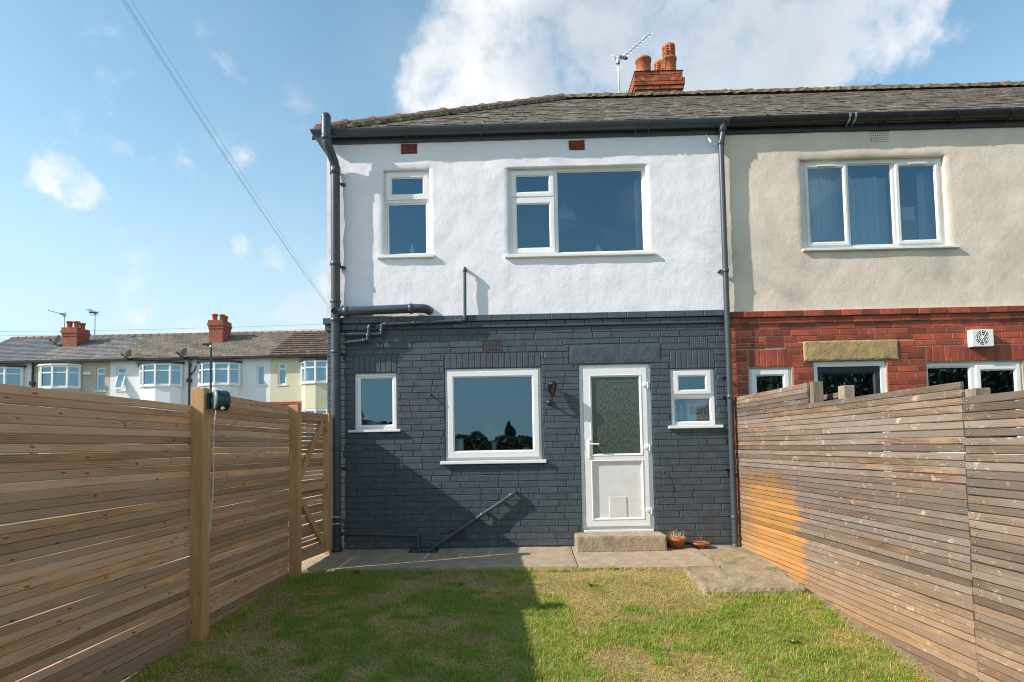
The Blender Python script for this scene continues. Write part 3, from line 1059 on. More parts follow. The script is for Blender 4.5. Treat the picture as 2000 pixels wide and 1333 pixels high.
def cut_slate(mb_, poly, M, t=.0075):
    """slate of any outline: points (u, s), M maps (u, s, height) to the roof"""
    n = len(poly)
    mb_.mesh([M(u, s_, t) for u, s_ in poly] + [M(u, s_, 0) for u, s_ in poly], [tuple(range(n))] + [(n + i, n + (i + 1) % n, (i + 1) % n, i) for i in range(n)])


def slates(x0fun, x1, parent, limit, seed):
    r = random.Random(seed)
    rows = int(SL / GAUGE)
    cnt = 0
    rest = MB()
    LG = GAUGE * 1.45
    for j in range(rows):
        s = j * GAUGE
        xa, xtop = x0fun(s / SL), x0fun(min(1, (s + LG) / SL))
        x = xa - (SW * .5 if j % 2 else 0) + r.uniform(-.02, .02)
        while x < x1 - .01:
            wd = SW * r.uniform(.93, 1.05)
            a, b = max(x, xa), min(x + wd - .007, x1)
            x += wd
            if b - a < .03:
                continue
            lift = r.uniform(0, .006)
            og = ((a + b) / 2, EY + math.cos(PITCH) * s - math.sin(PITCH) * lift, EZ + math.sin(PITCH) * s + math.cos(PITCH) * (.010 + lift))
            if a < xtop:                   # cut to the hip
                pl = clip_left([(a, 0), (b, 0), (b, LG), (a, LG)], lambda q: xa + (xtop - xa) * q / LG)
                if len(pl) < 3:
                    continue
                p_ = PITCH - .026
                M = lambda u, q, h: (u, og[1] + math.cos(p_) * q - math.sin(p_) * h, og[2] + math.sin(p_) * q + math.cos(p_) * h)
                m2 = MB()
                cut_slate(m2, pl, M)
                m2.build('slate', m_slate, parent)
                cnt += 1
                continue
            rot = (PITCH - .026 + r.uniform(-.006, .006), r.uniform(-.012, .012), r.uniform(-.012, .012))
            me = slate_mesh(b - a, LG, r.randrange(4))
            if cnt < limit:
                link('slate', me, og, parent, rot)
                cnt += 1
            else:
                from mathutils import Euler
                R = Euler(rot).to_matrix()
                rest.mesh([R @ v.co + Vector(og) for v in me.vertices], [tuple(p.vertices) for p in me.polygons])
    if rest.v:
        kind(rest.build('slate_courses', m_slate, parent), 'stuff')


roof = roof_deck(XL, XP, True, house, m_bedding)
slates(hip_x, XP + .02, roof, 300, 4)
# slates of the hipped end, facing the lane
mb = MB()
hp_run = RX - EXL
hp_p = math.atan2(RZ - EZ, hp_run)
hs = math.hypot(RZ - EZ, hp_run)
for j in range(int(hs / GAUGE)):
    s = j * GAUGE
    lg = GAUGE * 1.45
    ya, yt = EY + (RY - EY) * s / hs, EY + (RY - EY) * min(1, (s + lg) / hs)
    yb = 2 * RY - ya
    y = ya
    p_ = hp_p - .026
    while y < yb - .03:
        b = min(y + SW - .007, yb)
        pl = clip_left([(y, 0), (b, 0), (b, lg), (y, lg)], lambda q: ya + (yt - ya) * q / lg)
        pl = [(-u, q) for u, q in clip_left([(-u, q) for u, q in pl], lambda q: -(2 * RY - ya - (yt - ya) * q / lg))]
        if len(pl) > 2:
            ox, oz = EXL + math.cos(hp_p) * s, EZ + math.sin(hp_p) * s + .010
            cut_slate(mb, pl[::-1], lambda u, q, h: (ox + math.cos(p_) * q - math.sin(p_) * h, u, oz + math.sin(p_) * q + math.cos(p_) * h))
        y += SW
kind(mb.build('slate_courses', m_slate, roof), 'stuff')


def ridge_tile_mesh(Lt, w_=.105, h_=.06):
    v, f = [], []
    prof = [(-w_, -.035), (-w_ * .92, .005), (-w_ * .55, h_ * .72), (-w_ * .2, h_), (w_ * .2, h_), (w_ * .55, h_ * .72), (w_ * .92, .005), (w_, -.035)]
    st = [(0, 1.0, 0), (Lt - .07, 1.0, 0), (Lt - .065, 1.08, .008), (Lt + .006, 1.08, .010), (Lt + .010, .95, 0)]
    n = len(prof)
    for (x, k, dz) in st:
        for (a, b) in prof:
            v.append((x, a * k, b * k + dz))
    for i in range(len(st) - 1):
        for k in range(n - 1):
            f.append((i * n + k, (i + 1) * n + k, (i + 1) * n + k + 1, i * n + k + 1))
    f.append(tuple(range(n)))
    me = bpy.data.meshes.new('ridge_tile')
    me.from_pydata(v, [], f)
    me.materials.append(m_ridge)
    return me


rt_me = ridge_tile_mesh(.455)


def tile_line(a, b, name, parent, seed=1):
    a, b = Vector(a), Vector(b)
    d = b - a
    n = max(1, int(round(d.length / .46)))
    u = d.normalized()
    yaw = math.atan2(u.y, u.x)
    pit = -math.asin(u.z)
    r = random.Random(seed)
    for i in range(n):
        p = a + d * (i / n)
        link(name, rt_me, p + Vector((0, 0, r.uniform(-.006, .008))), parent, (r.uniform(-.03, .03), pit + r.uniform(-.012, .012), yaw + r.uniform(-.012, .012)))
    # lumpy bedding mortar under the tiles
    m2 = MB()
    side = Vector((-u.y, u.x, 0)).normalized()
    N = int(d.length / .035)
    vs_, fs_ = [], []
    for i in range(N + 1):
        p = a + d * (i / N)
        for k, (o, hz) in enumerate(((-.15, -.07), (-.125, .0), (.125, .0), (.15, -.07))):
            q = p + side * (o * (1 + .16 * n3(i * .31, k, seed, 1))) + Vector((0, 0, hz + .018 * n3(i * .4, k * 3, seed + 4, 1)))
            vs_.append(q)
    for i in range(N):
        for k in range(3):
            fs_.append((i * 4 + k, (i + 1) * 4 + k, (i + 1) * 4 + k + 1, i * 4 + k + 1))
    m2.mesh(vs_, fs_)
    m2.build('bedding_mortar', m_bedding, parent)


tile_line((EXL + .03, EY + .03, EZ + .045), (RX, RY, RZ + .035), 'hip_tile', roof, 2)
tile_line((RX, RY, RZ + .03), (XP, RY, RZ + .03), 'ridge_tile', roof, 3)
tile_line((EXL + .03, 2 * RY - EY - .03, EZ + .045), (RX, RY, RZ + .03), 'hip_tile', roof, 5)


def gutter(parent, pts, mat, r=.062):
    """half-round channel swept along the eaves"""
    m2 = MB()
    prof = [(-r, .012), (-r - .004, .0)] + [(-r * math.cos(a), -r * 1.15 * math.sin(a)) for a in [math.pi * k / 10 for k in range(1, 10)]] + [(r, 0), (r - .006, .0)] + \
           [((r - .006) * math.cos(a), -(r * 1.15 - .006) * math.sin(a)) for a in [math.pi * k / 10 for k in range(1, 10)]] + [(-r + .006, .008)]
    P = [Vector(p) for p in pts]
    loops = []
    for i, p in enumerate(P):
        d1 = (P[i] - P[i - 1]).normalized() if i else (P[1] - P[0]).normalized()
        d2 = (P[i + 1] - P[i]).normalized() if i + 1 < len(P) else d1
        n1 = Vector((d1.y, -d1.x, 0))
        n2 = Vector((d2.y, -d2.x, 0))
        nn = (n1 + n2).normalized()
        nn /= max(.4, nn.dot(n1))
        loops.append([p - nn * a + Vector((0, 0, b)) for a, b in prof])
    n = len(prof)
    vs_ = [v for l in loops for v in l]
    m2.mesh(vs_, [(i * n + k, (i + 1) * n + k, (i + 1) * n + (k + 1) % n, i * n + (k + 1) % n) for i in range(len(P) - 1) for k in range(n)])
    m2.poly(loops[0][:12])
    m2.poly(list(reversed(loops[-1][:12])))
    return m2.build('gutter', mat, parent)


def bracket(parent, x, y, z, mat, r=.066):
    m2 = MB()
    prev = None
    for k in range(11):
        a = math.pi * k / 10
        p = (y - r * math.cos(a), z - r * 1.17 * math.sin(a))
        if prev:
            m2.quad((x - .013, prev[0], prev[1]), (x + .013, prev[0], prev[1]), (x + .013, p[0], p[1]), (x - .013, p[0], p[1]))
        prev = p
    m2.box(x - .012, x + .012, y - r - .004, y - r + .01, z - .004, z + .016)
    m2.tube([(x, y - .01, z - .072), (x + .004, y + .05, z - .10)], .005, 6)
    m2.build('gutter_bracket', mat, parent)


GY, GZ = -.092, 5.195
g_ = gutter(house, [(XL - .092, YB, GZ), (XL - .092, GY, GZ), (XP + .10, GY, GZ + .006)], m_pipe)
for x in (-1.37, -.45, .52, 1.46, 1.62):
    bracket(house, x, GY, GZ, m_pipe)
mb = MB()
mb.box(XL - .028, XP, -.028, .02, 5.075, 5.205, .004)
mb.build('fascia', m_pipe, house)
mb = MB()
mb.box(XL - .029, XL + .02, .022, YB, 5.075, 5.205, .004)
mb.build('fascia', m_pipe, house)

# ---- chimney on the ridge
CHX0, CHX1, CHY0, CHY1 = 2.30, 3.20, 3.86, 4.62
chim = rough_box(CHX0 + .012, CHX1 - .012, CHY0 + .012, CHY1 - .012, 7.0, 8.42, .12, .002).build('chimney', m_chimmortar, house)
chc = .0745
levels = [(8.425, 2, .0), (8.425 - 2 * chc, 2, .034), (8.425 - 4 * chc, 1, .014), (8.425 - 5 * chc, 8, -.018)]
for li, (zt, n_, pj) in enumerate(levels):
    x0_, x1_ = CHX0 - pj, CHX1 + pj
    y0_, y1_ = CHY0 - pj, CHY1 + pj
    if pj > 0 or True:
        mb = MB()
        mb.box(x0_ + .006, x1_ - .006, y0_ + .006, y1_ - .006, zt - n_ * chc + .003, zt - .002)
        mb.build('chimney_course_bed', m_chimmortar, chim)
    for b in courses(x0_, x1_, zt, n_, chc, .232, [], .010, .0, 60 + li):
        L = round(b[1] - b[0], 2)
        link('brick', brick_mesh(L, b[3] - b[2], m_chimbrick, .006, rng.randrange(3)), ((b[0] + b[1]) / 2, y0_ + rng.uniform(-.003, .003), (b[2] + b[3]) / 2), chim)
    for sgn, xx in ((-1, x0_), (1, x1_)):
        for b in courses(y0_, y1_, zt, n_, chc, .232, [], .010, .5, 80 + li):
            L = round(b[1] - b[0], 2)
            link('brick', brick_mesh(L, b[3] - b[2], m_chimbrick, .006, rng.randrange(3)), (xx, (b[0] + b[1]) / 2, (b[2] + b[3]) / 2), chim, (0, 0, sgn * math.pi / 2))
mb = MB()
mb.mesh([(CHX0 - .02, CHY0 - .02, 8.423), (CHX1 + .02, CHY0 - .02, 8.423), (CHX1 + .02, CHY1 + .02, 8.423), (CHX0 - .02, CHY1 + .02, 8.423),
         (CHX0 + .1, CHY0 + .1, 8.50), (CHX1 - .1, CHY0 + .1, 8.50), (CHX1 - .1, CHY1 - .1, 8.50), (CHX0 + .1, CHY1 - .1, 8.50)],
        [(0, 1, 5, 4), (1, 2, 6, 5), (2, 3, 7, 6), (3, 0, 4, 7), (4, 5, 6, 7)])
mb.build('flaunching', m_chimmortar, chim)


def pot(x, y, z, h, r, louvre=0.0):
    m2 = MB()
    m2.lathe((x, y, z), [(r * .98, 0), (r, h * .82), (r * 1.1, h * .84), (r * 1.12, h * .98), (r * 1.02, h), (r * .84, h), (r * .82, h * .5)], 22)
    p = m2.build('chimney_pot', m_terra, chim)
    if louvre:
        m2 = MB()
        zz = z + h
        nl = 5
        for k in range(nl):
            a = zz + louvre * k / nl
            m2.lathe((x, y, a), [(r * .70, 0), (r * .93, .0), (r * .95, louvre / nl * .45), (r * .74, louvre / nl * .55), (r * .70, louvre / nl * .55)], 22)
        m2.lathe((x, y, zz + louvre), [(r * .95, -.02), (r * .93, .015), (r * .7, .04), (0.0, .045)], 22)
        for k in range(8):
            a = 2 * math.pi * k / 8
            cx_, cy_ = x + r * .86 * math.cos(a), y + r * .86 * math.sin(a)
            m2.tube([(cx_, cy_, zz - .01), (cx_, cy_, zz + louvre)], r * .12, 6)
        m2.build('louvred_cowl', m_terra, p)


pot(2.50, 4.04, 8.47, .30, .14)
pot(3.00, 4.04, 8.47, .30, .135, .24)
pot(2.92, 4.42, 8.47, .24, .135, .22)

# ---- pipes on the house
def pipe(parent, name, pts, r, mat, fillet=0.0, seg=16):
    m2 = MB()
    m2.tube(pts, r, seg, fillet=fillet)
    return m2.build(name, mat, parent)


def collar(parent, c, axis, r, h, mat, name='collar'):
    m2 = MB()
    m2.lathe(c, [(r * .9, -h / 2), (r, -h / 2 + .004), (r, h / 2 - .004), (r * .9, h / 2)], 18, axis=axis)
    return m2.build(name, mat, parent)


SPX, SPY, SPR = -2.263, -.085, .056
soil = pipe(house, 'soil_pipe', [(SPX, SPY, .42), (SPX, SPY, 4.72), (-2.268, -.10, 4.80), (-2.325, -.205, 4.98), (-2.333, -.215, 5.06), (-2.333, -.215, 5.30)], SPR, m_pipe, .06)
pipe(soil, 'cast_iron_base', [(SPX, SPY, .02), (SPX, SPY, .43)], .060, m_pipe_old)
for z, rr in ((.36, .066), (.44, .066)):
    collar(soil, (SPX, SPY, z), (0, 0, 1), rr, .022, m_galv, 'pipe_band')
collar(soil, (SPX, SPY, .05), (0, 0, 1), .07, .07, m_pipe_old)
for (c, ax, h) in (((SPX, SPY, 4.70), (0, 0, 1), .10), ((-2.330, -.213, 5.05), (0, 0, 1), .055), ((SPX, SPY, 3.53), (0, 0, 1), .05), ((SPX, SPY, 3.06), (0, 0, 1), .035), ((SPX, SPY, 2.83), (0, 0, 1), .05), ((SPX, SPY, 2.44), (0, 0, 1), .035), ((SPX, SPY, 1.25), (0, 0, 1), .04)):
    collar(soil, c, ax, .064, h, m_pipe)
mb = MB()
mb.lathe((-2.333, -.215, 5.30), [(.060, 0), (.060, .02), (.05, .045), (.03, .062), (0, .066)], 16)
mb.build('vent_cowl', m_pipe, soil)
for z in (4.55, 3.50, 2.42, 1.02):     # wall brackets
    mb = MB()
    mb.box(SPX + .05, SPX + .105, -.06, .0, z - .012, z + .012, .003)
    mb.tube([(SPX + .09, -.05, z), (SPX + .09, .0, z)], .012, 8)
    mb.build('pipe_bracket', m_pipe_old, soil)
# branch to the toilet
br = pipe(soil, 'branch_pipe', [(SPX, SPY, 2.935), (-1.26, -.10, 2.952), (-1.15, -.085, 2.95), (-1.125, .02, 2.945)], .055, m_pipe, .07)
collar(br, (-2.13, -.087, 2.937), (1, 0, 0), .064, .06, m_pipe)
collar(br, (-1.33, -.098, 2.951), (1, 0, 0), .063, .05, m_pipe)
mb = MB()
mb.lathe((SPX, SPY - .05, 2.935), [(.028, -.03), (.036, -.028), (.036, .02)], 14, axis=(0, 1, 0))
mb.build('rodding_eye', m_pipe_old, soil)
# basin wastes
wa = pipe(soil, 'waste_pipe', [(SPX + .02, -.085, 2.655), (-1.70, -.078, 2.648), (-1.70, -.078, 2.768), (-.678, -.07, 2.795), (-.672, -.07, 3.45), (-.672, .02, 3.455)], .0195, m_pipe, .022, 12)
for c, ax in (((-2.16, -.084, 2.654), (1, 0, 0)), ((-1.70, -.078, 2.69), (0, 0, 1)), ((-1.65, -.078, 2.769), (1, 0, 0)), ((-1.30, -.075, 2.778), (1, 0, 0)), ((-.73, -.07, 2.794), (1, 0, 0)), ((-.677, -.07, 2.84), (0, 0, 1)), ((-.672, -.07, 3.42), (0, 0, 1))):
    collar(wa, c, ax, .0255, .04, m_pipe)
wb = pipe(soil, 'waste_pipe', [(SPX + .02, -.085, 2.545), (-1.868, -.09, 2.576), (-1.848, -.09, 2.76), (-1.80, .02, 2.765)], .0195, m_pipe, .022, 12)
for c, ax in (((-2.16, -.086, 2.553), (1, 0, 0)), ((-1.91, -.09, 2.573), (1, 0, 0)), ((-1.862, -.09, 2.63), (0, 0, 1)), ((-1.85, -.09, 2.72), (0, 0, 1))):
    collar(wb, c, ax, .026, .04, m_pipe)
# low wastes running to the gully
wc = pipe(house, 'sink_waste', [(-2.26, -.05, .235), (-1.285, -.06, .198), (-1.272, -.07, .02)], .0195, m_pipe, .03, 12)
collar(wc, (-1.45, -.058, .204), (1, 0, 0), .0255, .04, m_pipe)
wd_ = pipe(house, 'sink_waste', [(-.095, .02, .70), (-.105, -.055, .692), (-1.085, -.095, .062), (-1.135, -.10, .015)], .0225, m_pipe, .02, 12)
collar(wd_, (-.145, -.058, .667), (-.84, -.03, -.54), .028, .05, m_pipe)
collar(wd_, (-.50, -.07, .438), (-.84, -.03, -.54), .028, .045, m_pipe)
collar(wd_, (-1.06, -.094, .078), (-.84, -.03, -.54), .030, .06, m_pipe)
for t in (.25, .62):
    mb = MB()
    p = Vector((-.105, -.055, .692)).lerp(Vector((-1.085, -.095, .062)), t * .55)
    mb.box(p.x - .02, p.x + .02, p.y, .0, p.z - .05, p.z - .022, .003)
    mb.build('pipe_bracket', m_pipe, wd_)
# gully set in the concrete
mb = MB()
mb.ring((-1.36, -1.02, -.002, .002), (-1.34, -1.04, -.0015, .0015), -.1, -.09, .001)
mb.v, mb.f, mb.sm = [], [], []
for (x0, x1, y0, y1) in ((-1.37, -1.03, -.23, -.205), (-1.37, -1.03, -.045, -.02), (-1.37, -1.345, -.204, -.046), (-1.055, -1.03, -.204, -.046)):
    mb.box(x0, x1, y0, y1, .0, .042, .004)
for k in range(7):
    x = -1.325 + k * .042
    mb.box(x, x + .016, -.204, -.046, .012, .034)
mb.build('gully_grate', m_pipe_old, house)
# rainwater downpipe at the party line
DPX = 2.505
dp = pipe(house, 'downpipe', [(DPX + .02, GY, GZ - .05), (DPX + .02, GY, 5.03), (DPX, -.075, 4.93), (DPX, -.075, -.04)], .034, m_pipe, .04)
collar(dp, (DPX + .02, GY, GZ - .075), (0, 0, 1), .046, .12, m_pipe, 'gutter_outlet')
for z in (4.93, 3.34, 1.80, .36, .0):
    collar(dp, (DPX, -.075, z), (0, 0, 1), .041, .05 if z > .1 else .09, m_pipe)
for z in (3.345, 2.05, 1.81, .94):
    mb = MB()
    mb.box(DPX - .075, DPX - .03, -.085, .0, z - .008, z + .008, .002)
    mb.tube([(DPX - .07, -.085, z), (DPX - .07, 0.005, z)], .008, 8)
    mb.build('pipe_bracket', m_pipe, dp)
pipe(house, 'overflow_pipe', [(2.335, .02, 5.07), (2.345, -.03, 5.06), (2.38, -.10, 4.93)], .011, m_upvc, .02, 10)
mb = MB()
mb.tube([(-1.117, .01, 1.90), (-1.117, -.045, 1.893)], [.014, .010], 8)
mb.lathe((-1.117, -.045, 1.893), [(.0, -.012), (.013, -.010), (.013, .0)], 8, axis=(0, 1, 0))
mb.build('capped_stub', m_pipe_old, house)

# ================================================================== NEIGHBOUR HOUSE (cream render, red brick)
nb = thing('terraced_house', (5.0, 3.5, 0), 'neighbouring terraced house with cream render above red brick', 'house')
NW = (3.500, 5.262, 3.600, 4.740)
NS, ND, NK = (2.775, 3.290, 1.40, 2.150), (3.556, 4.432, .226, 2.214), (4.915, 6.062, 1.05, 2.176)
NXR = 11.0
render_wall((XP, NXR, 2.842, ZE), [NW, (4.386, 4.599, 4.936, 5.066)], -.004, .12, .007, .055, 9.0).build('rendered_wall', m_cream, nb)
mb = MB()
mb.holed((XP + .001, NXR, -.15, 2.842), [NS, ND, NK], .004, .12)
mb.build('brick_backing', m_mortar, nb)
EXN = [(NS[0] - .01, NS[1] + .01, NS[2] - .03, 2.385), ND, (NK[0] - .008, NK[1] + .10, NK[2] - .03, 2.385), (3.437, 4.580, 2.216, 2.470), (2.985, 3.209, 2.400, 2.538)]
CHN = .0775
rb = courses(XP + .002, NXR, 2.842 - 2 * CHN, 34, CHN, .2335, EXN, .010, .2, 12)
rb += soldiers(2.772, 3.322, 2.160, 2.380, 8) + soldiers(4.912, 6.160, 2.182, 2.380, 17)
vis = lambda b: (0 if (b[3] > 1.62 and b[0] < 6.3) else 1, -(b[1] - b[0]))
lay(rb, nb, m_redbrick, 0.0, .004, 290, seed=31, prefer=vis)
for k, (pj, dz) in enumerate(((.045, 0), (.022, CHN))):
    mb = MB()
    mb.box(XP + .001, NXR, -pj + .004, .1, 2.842 - dz - CHN + .004, 2.841 - dz - (.001 if k else 0))
    mb.build('band_core', m_mortar, nb)
    lay(courses(XP + .002, NXR, 2.842 - dz, 1, CHN, .2335, [], .008, .3 * k, 70 + k), nb, m_redbrick, -pj, .004, 60, seed=22 + k)
rough_box(3.440, 4.577, -.022, .09, 2.219, 2.467, .022, .004, 11).build('door_lintel', m_stone, nb)
air_brick(nb, (2.99, 3.204, 2.405, 2.533), 0, 8, 6, m_airbrick, .004)
air_brick(nb, (4.389, 4.596, 4.939, 5.063), .01, 7, 4, m_cream, .008)
mb = MB()
mb.box(NXR - .1, NXR, .12, YB, -.15, ZE)
mb.box(XP, NXR - .1, YB - .1, YB, -.15, ZE)
mb.build('side_wall', m_cream, nb)
mb = MB()
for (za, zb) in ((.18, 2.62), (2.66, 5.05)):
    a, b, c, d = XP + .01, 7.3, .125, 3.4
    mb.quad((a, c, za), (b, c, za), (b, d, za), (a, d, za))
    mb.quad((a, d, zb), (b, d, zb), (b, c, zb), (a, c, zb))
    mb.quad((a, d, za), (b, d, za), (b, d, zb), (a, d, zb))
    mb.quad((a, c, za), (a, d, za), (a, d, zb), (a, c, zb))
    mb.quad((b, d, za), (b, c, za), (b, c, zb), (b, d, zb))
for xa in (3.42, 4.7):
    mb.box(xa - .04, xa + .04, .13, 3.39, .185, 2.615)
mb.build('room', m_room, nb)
window(nb, NW, [((3.575, 4.072, 3.668, 4.690), (3.617, 4.034, 3.712, 4.640), True), ((4.102, 4.650, 3.655, 4.690), (4.118, 4.632, 3.672, 4.672), False), ((4.686, 5.205, 3.668, 4.690), (4.735, 5.158, 3.712, 4.640), True)], .055, (3.47, 5.36, 3.572, 3.602), m_upvc_old)
window(nb, NS, [((2.815, 3.25, 1.45, 2.115), (2.873, 3.190, 1.52, 2.055), True)], .03, (2.73, 3.34, 1.37, 1.40))
mb = MB()
mb.box(2.90, 3.16, .0, .03, 2.060, 2.076, .003)
nk = window(nb, NK, [((4.940, 5.455, 1.09, 2.130), (4.956, 5.438, 1.11, 2.112), False), ((5.520, 6.030, 1.09, 2.130), (5.578, 5.972, 1.15, 2.068), True)], .03, (4.86, 6.11, 1.015, 1.05))
for q, zz in (((3.72, 3.94), 4.662), ((4.84, 5.06), 4.662)):
    mb = MB()
    mb.box(q[0], q[1], .018, .034, zz - .008, zz + .008, .003)
    mb.build('trickle_vent', m_upvc, nb)
mb = MB()
mb.holed(ND, [(3.612, 4.376, .26, 2.152)], .028, .10)
nd_ = mb.build('door', m_upvc, nb)
m_darkdoor = simple('dark_grey_door', (0.018, 0.020, 0.024), 0.35, 0.15)
mb = MB()
mb.ring((3.614, 4.374, .262, 2.150), (3.690, 4.298, 1.10, 2.062), .045, .09, .02)
mb.box(3.66, 4.33, .062, .088, .30, 1.06)
mb.build('door_leaf', m_darkdoor, nd_)
pane((3.684, 4.304, 1.09, 2.068), .068, m_glass, nd_)
# roof
roof2 = roof_deck(XP + .001, NXR, False, nb, m_bedding)
slates(lambda t: XP + .03, NXR, roof2, 300, 14)
tile_line((XP + .02, RY, RZ + .03), (NXR, RY, RZ + .03), 'ridge_tile', roof2, 8)
gutter(nb, [(XP + .10, GY, GZ + .008), (4.2, GY, GZ + .022), (NXR, GY, GZ + .028)], m_black)
for x in (3.05, 4.05, 4.12, 4.52, 5.35, 6.0):
    bracket(nb, x, GY, GZ + .018, m_galv if x in (4.05, 4.12) else m_black)
mb = MB()
mb.box(XP + .002, NXR, -.028, .02, 5.07, 5.20, .004)
mb.build('fascia', m_black, nb)

# extractor fan on the neighbour's wall
fan = thing('extractor_fan', (5.54, 0, 2.45), 'square white extractor fan on the red brick wall', 'fan')
mb = MB()
ri, cz, cx = .088, 2.4525, 5.54
N_ = 24
sq = []
for k in range(N_):
    a = 2 * math.pi * k / N_
    s_ = .124 / max(abs(math.cos(a)), abs(math.sin(a))) if True else 0
    sq.append((cx + min(s_, .174) * math.cos(a), cz + min(s_, .174) * math.sin(a) * .83))
for k in range(N_):
    k2 = (k + 1) % N_
    a, a2 = 2 * math.pi * k / N_, 2 * math.pi * k2 / N_
    i1, i2 = (cx + ri * math.cos(a), cz + ri * math.sin(a)), (cx + ri * math.cos(a2), cz + ri * math.sin(a2))
    mb.quad((sq[k][0], -.085, sq[k][1]), (sq[k2][0], -.085, sq[k2][1]), (i2[0], -.085, i2[1]), (i1[0], -.085, i1[1]))
    mb.quad((sq[k][0], -.085, sq[k][1]), (sq[k][0], -.003, sq[k][1]), (sq[k2][0], -.003, sq[k2][1]), (sq[k2][0], -.085, sq[k2][1]))
    mb.quad((i1[0], -.085, i1[1]), (i2[0], -.085, i2[1]), (i2[0], -.045, i2[1]), (i1[0], -.045, i1[1]))
mb.build('housing', m_upvc, fan)
mb = MB()
for rr in (.03, .052, .074):
    mb.tube([(cx + rr * math.cos(2 * math.pi * k / 20), -.082, cz + rr * math.sin(2 * math.pi * k / 20)) for k in range(21)], .0028, 6, cap=False)
for k in range(8):
    a = math.pi * k / 4 + .2
    mb.tube([(cx + .012 * math.cos(a), -.083, cz + .012 * math.sin(a)), (cx + .088 * math.cos(a), -.083, cz + .088 * math.sin(a))], .003, 6)
mb.lathe((cx, -.09, cz), [(0, 0), (.016, .002), (.016, .012)], 12, axis=(0, 1, 0))
mb.build('grille', m_upvc, fan)
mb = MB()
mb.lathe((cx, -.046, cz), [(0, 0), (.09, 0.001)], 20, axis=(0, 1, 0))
mb.build('back_plate', simple('fan_back_grey', (0.16, 0.15, 0.13), .6), fan)  # plain grey disc behind the grille

# ================================================================== FENCES
BOARD = {}


def board_mesh(L, h, t, mat, var):
    k = (round(L, 2), round(h, 3), mat.name, var)
    if k not in BOARD:
        r = random.Random(var * 7 + int(L * 100))
        n = 6
        v, f = [], []
        bv = .0025
        lo, bv = .0055, .0012          # the lower arris is more eased than the upper
        prof = [(-t / 2, -h / 2 + lo), (-t / 2 + lo, -h / 2), (t / 2 - lo, -h / 2), (t / 2, -h / 2 + lo), (t / 2, h / 2 - bv), (t / 2 - bv, h / 2), (-t / 2 + bv, h / 2), (-t / 2, h / 2 - bv)]
        ph_ = r.uniform(0, 6)
        for i in range(n + 1):
            x = -L / 2 + L * i / n
            wz = .0022 * math.sin(x * 2.1 + ph_)
            wy = .003 * math.sin(x * 1.7 + ph_ * 2)
            for (a, b) in prof:
                v.append((x, a + wy, b + wz))
        m = len(prof)
        for i in range(n):
            for q in range(m):
                f.append((i * m + q, i * m + (q + 1) % m, (i + 1) * m + (q + 1) % m, (i + 1) * m + q))
        f.append(tuple(range(m))[::-1])
        f.append(tuple(n * m + q for q in range(m)))
        me = bpy.data.meshes.new('board')
        me.from_pydata(v, [], f)
        me.materials.append(mat)
        BOARD[k] = me
    return BOARD[k]


def add_board(parent, p0, p1, h, t, mat, r, name='board'):
    p0, p1 = Vector(p0), Vector(p1)
    d = p1 - p0
    yaw = math.atan2(d.y, d.x)
    pit = -math.atan2(d.z, math.hypot(d.x, d.y))
    return link(name, board_mesh(d.length, h, t, mat, r.randrange(5)), (p0 + p1) / 2, parent, (r.uniform(-.03, .03), pit + r.uniform(-.0009, .0009), yaw))


LX = lambda y: -2.405 + .012 * y         # inner face of the left fence battens
fence = thing('slatted_fence', (-2.44, -3, -.1), 'brown slatted fence of narrow horizontal battens left of the lawn', 'fence')
r_ = random.Random(41)
for (ya, yb, zt, zb) in ((-6.4, -2.885, 1.592, -.13), (-2.805, -1.125, 1.708, -.10)):
    n = int(round((zt - zb) / .0472))
    pt = (zt - zb) / n
    z = zt
    for i in range(n):
        gap = r_.choice((.0002, .0004, .0008, .0012, .002, .003)) if i else 0
        ox = r_.uniform(-.004, .002)
        h = pt - gap
        zc_ = z - gap - h / 2
        z -= pt
        dz = r_.uniform(-.001, .001)
        if ya < -5:           # long panel: two lengths butted off to the left of the view
            add_board(fence, (LX(ya) - .014 + ox, ya, zc_), (LX(yb) - .014 + ox, yb, zc_ + dz), h, .024, m_wood_l, r_)
        else:
            add_board(fence, (LX(ya) - .014 + ox, ya, zc_), (LX(yb) - .014 + ox, yb, zc_ + dz), h, .024, m_wood_l, r_)
for (yc, zt, zb) in ((-2.845, 1.725, -.25), (-1.075, 1.722, -.16), (-6.4, 1.70, -.3)):
    mb = MB()
    x1 = LX(yc) + .092
    mb.box(x1 - .10, x1, yc - .05, yc + .05, zb, zt, .004)
    mb.build('post', m_wood_p, fence)

gate = thing('garden_gate', (-2.42, -.52, 0), 'slatted wooden side gate with diagonal braces beside the drainpipe', 'gate')
gy0, gy1, gzb, gzt = -1.005, -.262, .055, 1.655
GX = lambda y: -2.412 + (y + 1.005) * .125           # the gate stands slightly askew to the fence
for i in range(33):
    pt = (gzt - .02 - gzb) / 33
    zc_ = gzb + (i + .5) * pt
    gap = r_.choice((.0015, .002, .004, .007, .009))
    add_board(gate, (GX(gy0) - .022, gy0, zc_), (GX(gy1) - .022, gy1, zc_ + r_.uniform(-.002, .002)), pt - gap, .018, m_wood_l, r_)
gp = lambda y, z, o=.006: (GX(y) + o, y, z)
for (z, h, nm) in ((1.62, .09, 'top_rail'), (.843, .085, 'middle_rail'), (.115, .10, 'bottom_rail')):
    mb = MB()
    mb.bar(gp(gy0, z), gp(gy1, z), h, .034)
    mb.build(nm, m_wood_l, gate)
mb = MB()
mb.bar(gp(gy1 - .04, .07, .008), gp(gy1 - .04, 1.572, .008), .08, .036, (1, .125, 0))
mb.build('stile', m_wood_p, gate)
